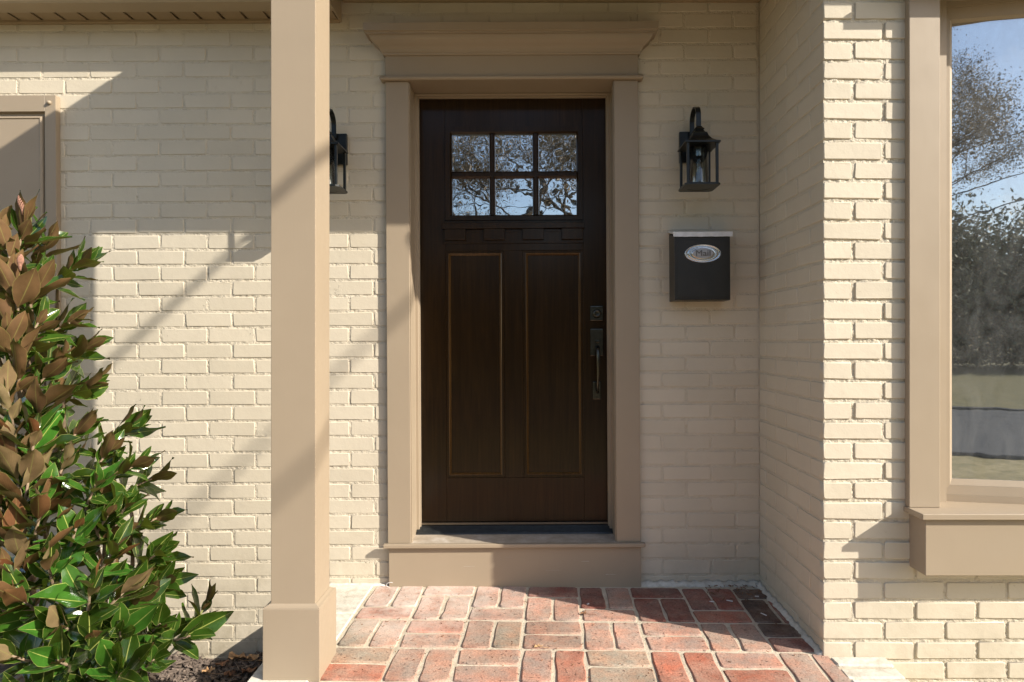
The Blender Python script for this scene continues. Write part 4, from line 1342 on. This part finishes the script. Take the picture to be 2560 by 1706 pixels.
for si, (x, y, Y, d, nl, sz) in enumerate(SH):
    tip = Vector((px(x, Y), Y, pz(y, Y)))
    k_ = max(-.25, min(1, (y-1000)/350))*(.95 if y > 1540 else (.10, .35, .6)[si % 3])
    a = Vector((d[0], d[1]*k_+(.12 if k_ < .3 else 0), d[2])).normalized()
    # branch from the trunk
    hgt = max(.03, min(.95, (tip.z-trunk_base.z-.28)/1.75))
    o = trunk_pt(hgt*.93)
    if x > 230: o = trunk_base+Vector((.22, -.1, .15))+Vector((.16, -.02, .5))*max(0, min(1, (tip.z+.25)/.9))
    mid = o.lerp(tip, .55)+Vector((0, 0, -.05))
    k1 = tip-a*.11
    bm = B(); tube(bm, [o, o.lerp(mid, .5)+Vector((random.uniform(-.02, .02),)*3), mid, k1, tip], [.0105, .009, .0075, .0050, .0032], 7)
    shb.part('branch', bm, M_twiggreen if si in (15, 36) else M_twig, smooth=True)
    # bud
    e1 = a.orthogonal().normalized(); e2 = a.cross(e1)
    ph0 = random.uniform(0, 6.28)
    for i in range(nl+3):
        f = i/(nl+2)
        ang = ph0+i*2.39996+random.uniform(-.25, .25)
        beta = math.radians((16+48*f if y < 1120 or x > 300 else 18+60*f)+random.uniform(-10, 10))
        pos = tip-a*(.006+.13*f)
        r = e1*math.cos(ang)+e2*math.sin(ang)
        dr_ = (a*math.cos(beta)+r*math.sin(beta)).normalized()
        dr_ = (dr_+Vector((0, 0, -.10*f+.05))).normalized()
        nn = (a*math.sin(beta)-r*math.cos(beta))
        nn = (nn-dr_*nn.dot(dr_)).normalized()
        side = dr_.cross(nn)
        Lf = sz*random.choice((random.uniform(.075, .115), random.uniform(.11, .16), random.uniform(.11, .16)))*(.75+.35*min(1, f*2.2))
        roll = random.uniform(-.35, .35)
        M3 = Matrix((side, dr_, nn)).transposed().to_4x4()
        Mx = Matrix.Translation(pos) @ M3 @ Matrix.Rotation(roll, 4, 'Y') @ Matrix.Diagonal((Lf*random.uniform(.85, 1.15), Lf, Lf, 1))
        leaves.append((Mx, random.randrange(16), tip.y, x))
# interior leaves fill the heart of the bush
for i in range(170):
    t = random.random()
    y = 620+1050*t
    xm = 40+(y-480)*.34
    x = random.uniform(-60, xm)
    Y = random.uniform(2.3, 2.62)-.12*t
    c = Vector((px(x, Y), Y, pz(y, Y)))
    d = Vector((random.uniform(-.6, 1), random.uniform(-1, .3), random.uniform(-.2, .9))).normalized()
    nn = d.orthogonal().normalized()
    nn = Matrix.Rotation(random.uniform(0, 6.28), 3, d) @ nn
    if nn.z < 0: nn = -nn
    side = d.cross(nn)
    Lf = random.uniform(.09, .14)
    leaves.append((Matrix.Translation(c) @ Matrix((side, d, nn)).transposed().to_4x4() @ Matrix.Diagonal((Lf, Lf, Lf, 1)), random.randrange(16), Y+.5, x))
order = sorted(range(len(leaves)), key=lambda i: leaves[i][2]+(9 if leaves[i][3] < 0 else 0))
rest = B()
inv = Matrix.Translation(-shb.base)
for rank, i in enumerate(order):
    Mx, mi, _, _ = leaves[i]
    # keep leaves off the wall face
    tipy = (Mx @ Vector((0, 1, 0))).y
    if tipy > YW-.03 or Mx.translation.y > YW-.03: continue
    if rank < 300:
        o = D.objects.new('leaf', LM[mi]); COL.objects.link(o); o.parent = shb.root; o.matrix_local = inv @ Mx
    else:
        t = LM[mi].copy(); t.transform(inv @ Mx); rest.from_mesh(t); D.meshes.remove(t)
me = D.meshes.new('leaf'); rest.to_mesh(me); rest.free(); me.materials.append(M_leaf)
o = D.objects.new('inner_leaves', me); COL.objects.link(o); o.parent = shb.root; o['kind'] = 'stuff'
# seed pods
def pod(x, y, Y, h, w, lean):
    c = Vector((px(x, Y), Y, pz(y, Y)))
    bm = B()
    for i in range(90):
        t = i/90; ang = i*2.4
        r = w*math.sin(PI*min(1, t*.9+.1))**.6
        p = c+Vector((r*math.cos(ang)+lean*t*h, r*math.sin(ang), h*t))
        bmesh.ops.create_icosphere(bm, subdivisions=1, radius=w*.30, matrix=Matrix.Translation(p) @ Matrix.Diagonal((1, 1, 1.5, 1)))
    tube(bm, [c-Vector((0, 0, .02)), c, c+Vector((lean*h, 0, h))], [w*.5, w*.8, w*.3], 8)
    shb.part('seed_pod', bm, M_pod, smooth=True)
pod(58, 524, 2.36, .052, .0095, -.25)
pod(50, 662, 2.22, .034, .008, .1)

# ------------------------------------------------------------------ small things lying about
def curled_leaf(name, c, s, mat, seed, label, group=None, lobes=True, flat=.3):
    R = random.Random(seed)
    bm = B()
    n = 15
    ctr = bm.verts.new((c[0], c[1], c[2]+.004*s/.03))
    ring = []
    for k in range(n):
        a = 2*PI*k/n
        r = s*(1.0 if k % 3 == 0 else .45) if lobes else s*(1+.6*abs(math.cos(a)))*.6
        r *= R.uniform(.75, 1.1)
        ring.append(bm.verts.new((c[0]+r*math.cos(a), c[1]+r*math.sin(a)*.8, c[2]+.0015+abs(R.uniform(0, s*flat)))))
    for k in range(n): bm.faces.new((ctr, ring[k], ring[(k+1) % n]))
    tube(bm, [(c[0], c[1], c[2]+.003), (c[0]+s*.9, c[1]-s*.5, c[2]+.004), (c[0]+s*1.9, c[1]-s*.4, c[2]+.002)], .0008, 5)
    return solo(name, bm, mat, c, label, 'leaf', group)
def onfloor(x, y):
    Yv = F*(CAMZ+TS*YW)/(y-822.5)
    return (px(x, Yv), Yv, floorz(Yv)+.0012)
curled_leaf('dry_leaf', onfloor(1460, 1535), .026, M_dead, 1, 'curled brown dry leaf on the pavers in front of the door step')
curled_leaf('dry_leaf', onfloor(1345, 1618), .022, M_deadlight, 2, 'pale crumpled dry leaf on the pavers near the bottom centre')
curled_leaf('dry_leaf', onfloor(1895, 1462), .020, M_dead, 3, 'brown leaf scrap in the dark corner of the porch')
curled_leaf('dry_leaf', onfloor(1780, 1484), .012, M_dead, 4, 'small dark leaf crumb on the shaded pavers right of the mailbox')
R2 = random.Random(5)
leafspots = [(520, 1690, .030, 'leftmost fallen brown leaf, low on the mulch below the magnolia'), (556, 1672, .034, 'curled brown leaf on the mulch left of the leaf pile by the plinth'),
    (592, 1660, .040, 'largest crumpled brown leaf in the pile on the mulch by the plinth'), (622, 1688, .036, 'brown leaf lying nearest the front of the plinth on the mulch'),
    (632, 1664, .030, 'fallen leaf tucked against the left side of the column plinth'), (575, 1696, .026, 'small orange brown leaf at the bottom edge of the mulch')]
for i, (x, y, s, lab) in enumerate(leafspots):
    Yv = min((CAMZ+.33)*F/(y-852.5), 2.86)
    X = px(x, Yv)
    curled_leaf('fallen_leaf', (X, Yv, mz(X, Yv)+.022), s, M_dead if i % 2 else M_deadlight, 20+i, lab, 'fallen leaves on the mulch by the column', False, .7)
scraps = [(1824, 1503, .026, 'white paper sliver lying near the corner of the porch'), (1779, 1505, .018, 'crumpled white paper scrap in the shade below the mailbox'),
          (1892, 1492, .016, 'short white paper scrap right against the side wall'), (1909, 1537, .030, 'longest white paper sliver, beside the side wall'), (1470, 1511, .010, 'tiny white chip at the edge of the shadow before the step')]
for i, (x, y, l, lab) in enumerate(scraps):
    c = Vector(onfloor(x, y)); a = (-.6, -.5, -.3, -1.1, .5)[i]
    R = Matrix.Rotation(a, 3, 'Z')
    w = .0035
    bm = B(); hexa(bm, [c+R @ Vector(p) for p in ((-l/2, -w, 0), (l/2, -w*.7, 0), (l/2, w*.7, 0), (-l/2, w, 0), (-l/2, -w, .0012), (l/2, -w*.7, .003), (l/2, w*.7, .003), (-l/2, w, .0012))])
    solo('paper_scrap', bm, M_plastic, tuple(c), lab, 'paper scrap')
bm = B()
c = Vector((px(976, 2.88), 2.885, .012))
tube(bm, [c+Vector((.016*math.cos(a)*1.2, 0, .011*math.sin(a))) for a in [math.radians(v) for v in range(60, 261, 20)]], .0011, 6)
solo('cable_tie', bm, M_plastic, tuple(c), 'thin white curl of cable tie at the left foot of the door step', 'cable tie')
bm = B()
for i in range(70):
    t = R2.random()
    x = 1760+R2.random()*150; y = 1462+R2.random()**2*40
    c = Vector(onfloor(x, y))
    if c.x > XC-.02: continue
    l = R2.uniform(.002, .010); a = R2.uniform(0, PI)
    d = Vector((math.cos(a)*l, math.sin(a)*l, .001)); w = Vector((-d.y, d.x, 0)).normalized()*R2.uniform(.0006, .0022)
    hexa(bm, [c-d-w, c+d-w*.6, c+d+w*.6, c-d+w, c-d-w+Vector((0, 0, .002)), c+d-w*.6+Vector((0, 0, .003)), c+d+w*.6+Vector((0, 0, .003)), c-d+w+Vector((0, 0, .002))])
for i in range(150):
    x = R2.uniform(860, 2040); y = R2.uniform(1475, 1700)
    c = Vector(onfloor(x, y))
    if c.x > XC-.02 or c.x < -.7: continue
    l = R2.uniform(.0015, .006); a = R2.uniform(0, PI)
    d = Vector((math.cos(a)*l, math.sin(a)*l, .0005)); w = Vector((-d.y, d.x, 0)).normalized()*R2.uniform(.0004, .0012)
    hexa(bm, [c-d-w, c+d-w*.6, c+d+w*.6, c-d+w, c-d-w+Vector((0, 0, .002)), c+d-w*.6+Vector((0, 0, .002)), c+d+w*.6+Vector((0, 0, .002)), c-d+w+Vector((0, 0, .002))])
solo('floor_debris', bm, M_dead, (.8, 2.8, 0), 'crumbs of leaf and bark swept over the pavers and into the porch corner', 'debris', kind='stuff')

# ------------------------------------------------------------------ street side, seen in the glass: trees and wires
def quad_cloud(pts, nrm, size, mat, name):
    n = len(pts)
    a = np.cross(nrm, rng.normal(size=(n, 3))); a /= np.linalg.norm(a, axis=1)[:, None]+1e-9
    b = np.cross(nrm, a)
    s = size[:, None]
    v = np.empty((n, 4, 3))
    v[:, 0] = pts-a*s; v[:, 1] = pts-b*s*.5; v[:, 2] = pts+a*s; v[:, 3] = pts+b*s*.5
    me = D.meshes.new(name)
    me.vertices.add(n*4); me.vertices.foreach_set('co', v.reshape(-1))
    me.loops.add(n*4); me.loops.foreach_set('vertex_index', np.arange(n*4))
    me.polygons.add(n); me.polygons.foreach_set('loop_start', np.arange(0, n*4, 4)); me.polygons.foreach_set('loop_total', np.full(n, 4))
    me.update(calc_edges=True)
    me.materials.append(mat)
    return me
def grow(bm, p, d, L, r, depth, tips, R):
    pts = [p]; q = p.copy(); dd = d.copy()
    for i in range(3):
        dd = (dd+Vector((R.uniform(-.25, .25), R.uniform(-.25, .25), R.uniform(-.1, .18)))).normalized()
        q = q+dd*L/3; pts.append(q.copy())
    tube(bm, pts, [r, r*.85, r*.7, r*.55], 6 if r > .03 else 4, False)
    if depth == 0:
        tips.append((q, dd)); return
    for i in range(R.choice((2, 3)) if depth > 1 else 3):
        nd = (dd+Vector((R.uniform(-1, 1), R.uniform(-1, 1), R.uniform(-.45, .55)))*.85).normalized()
        grow(bm, pts[R.choice((2, 3, 3))], nd, L*R.uniform(.62, .8), r*.55, depth-1, tips, R)
    if depth <= 2: tips.append((q, dd))
def near_tree(base, h, spread, seed, per, mat, label):
    R = random.Random(seed)
    T_ = Thing('street_tree', base, label, 'tree')
    bm = B(); tips = []
    p = Vector(base)
    tube(bm, [p, p+Vector((.05, 0, h*.2)), p+Vector((0, .05, h*.38))], [.24, .19, .16], 10)
    for k in range(6):
        a = 2*PI*k/6+R.uniform(-.3, .3)
        grow(bm, p+Vector((0, .05, h*(.26+.022*k))), Vector((math.cos(a), math.sin(a), R.uniform(.1, .9))).normalized(), spread, .085, 4, tips, R)
    T_.part('trunk', bm, M_bark, smooth=True)
    c = []
    for t, d in tips:
        c.append(np.array(t)+rng.normal(scale=(.24, .24, .19), size=(per, 3)))
    pts = np.concatenate(c)
    nr = rng.normal(size=pts.shape); nr /= np.linalg.norm(nr, axis=1)[:, None]
    me = quad_cloud(pts-np.array(base), nr, rng.uniform(.014, .034, len(pts)), mat, 'crown')
    o = D.objects.new('crown', me); COL.objects.link(o); o.parent = T_.root
    return T_
near_tree((-.6, -10.5, -.36), 11.5, 1.9, 11, 110, M_crown, 'sparse russet tree standing across from the front door')
near_tree((2.0, -13.4, -.36), 14.5, 2.3, 12, 210, M_crown, 'full dull green tree leaning over the street, right of the russet one')

def far_tree(i, x, y, h, w, mat, label, src=None):
    T_ = Thing('distant_tree', (x, y, -.36), label, 'tree', 'line of trees beyond the far lawn')
    bm = B(); tube(bm, [(x, y, -.36), (x+.1, y, h*.3), (x, y+.1, h*.7)], [.22, .16, .06], 7); T_.part('trunk', bm, M_bark)
    n = 24000
    k = 26
    cen = np.stack([rng.normal(0, w*.42, k), rng.normal(0, w*.35, k), rng.uniform(h*.12, h*.9, k)], 1)
    idx = rng.integers(0, k, n)
    pts = cen[idx]+rng.normal(scale=w*.17, size=(n, 3))
    nr = rng.normal(size=pts.shape); nr /= np.linalg.norm(nr, axis=1)[:, None]
    me = quad_cloud(pts, nr, rng.uniform(.07, .15, n), mat, 'crown')
    o = D.objects.new('crown', me); COL.objects.link(o); o.parent = T_.root
fx = [(-22, 7.5, 'leftmost broad tree in the far row'), (-15, 9, 'tall dark tree second in the far row'), (-8.5, 7, 'rounded russet tree in the far row, behind the sparse street tree'), (-2, 6.2, 'low dull tree in the far row straight across from the door'),
      (4, 7.0, 'russet tree in the far row across from the bay window'), (8.5, 8.0, 'green tree in the far row right of the russet one'), (13, 7.2, 'brownish tree in the far row towards the right'), (18.5, 8.6, 'tall green tree near the right end of the far row'), (26, 8, 'rightmost tree at the end of the far row')]
for i, (x, h, lab) in enumerate(fx):
    far_tree(i, x, -34-2*math.sin(i*2.1), h, 5.2, M_crown if i % 2 == 0 else M_crown2, lab)
bm = B(); tips = []
k = 0
n = 70000
pts = np.stack([rng.uniform(-40, 40, n), rng.uniform(-42, -38, n), rng.uniform(-.3, 6.2, n)*rng.uniform(.35, 1, n)], 1)
nr = rng.normal(size=pts.shape); nr /= np.linalg.norm(nr, axis=1)[:, None]
me = quad_cloud(pts-np.array((0, -40, 0)), nr, rng.uniform(.09, .2, n), M_crown2, 'woodland')
o = D.objects.new('woodland', me); COL.objects.link(o); o.location = (0, -40, 0)
tag(o, 'dark woodland edge beyond the trees across the street', 'woodland', kind='stuff')
for i, (z0, z1, lab) in enumerate(((5.6, 6.3, 'uppermost of the three street wires'), (4.4, 5.2, 'middle one of the three street wires'), (3.7, 4.5, 'lowest of the three street wires'))):
    bm = B(); tube(bm, [(-30, -16, z0-.5+CAMZ), (3, -16, z0+CAMZ-1), (8, -15.6, z1+CAMZ-.4), (30, -15, z1+CAMZ+3)], .018, 5)
    solo('street_wire', bm, M_black, (3, -16, z0), lab, 'wire', 'wires along the street')
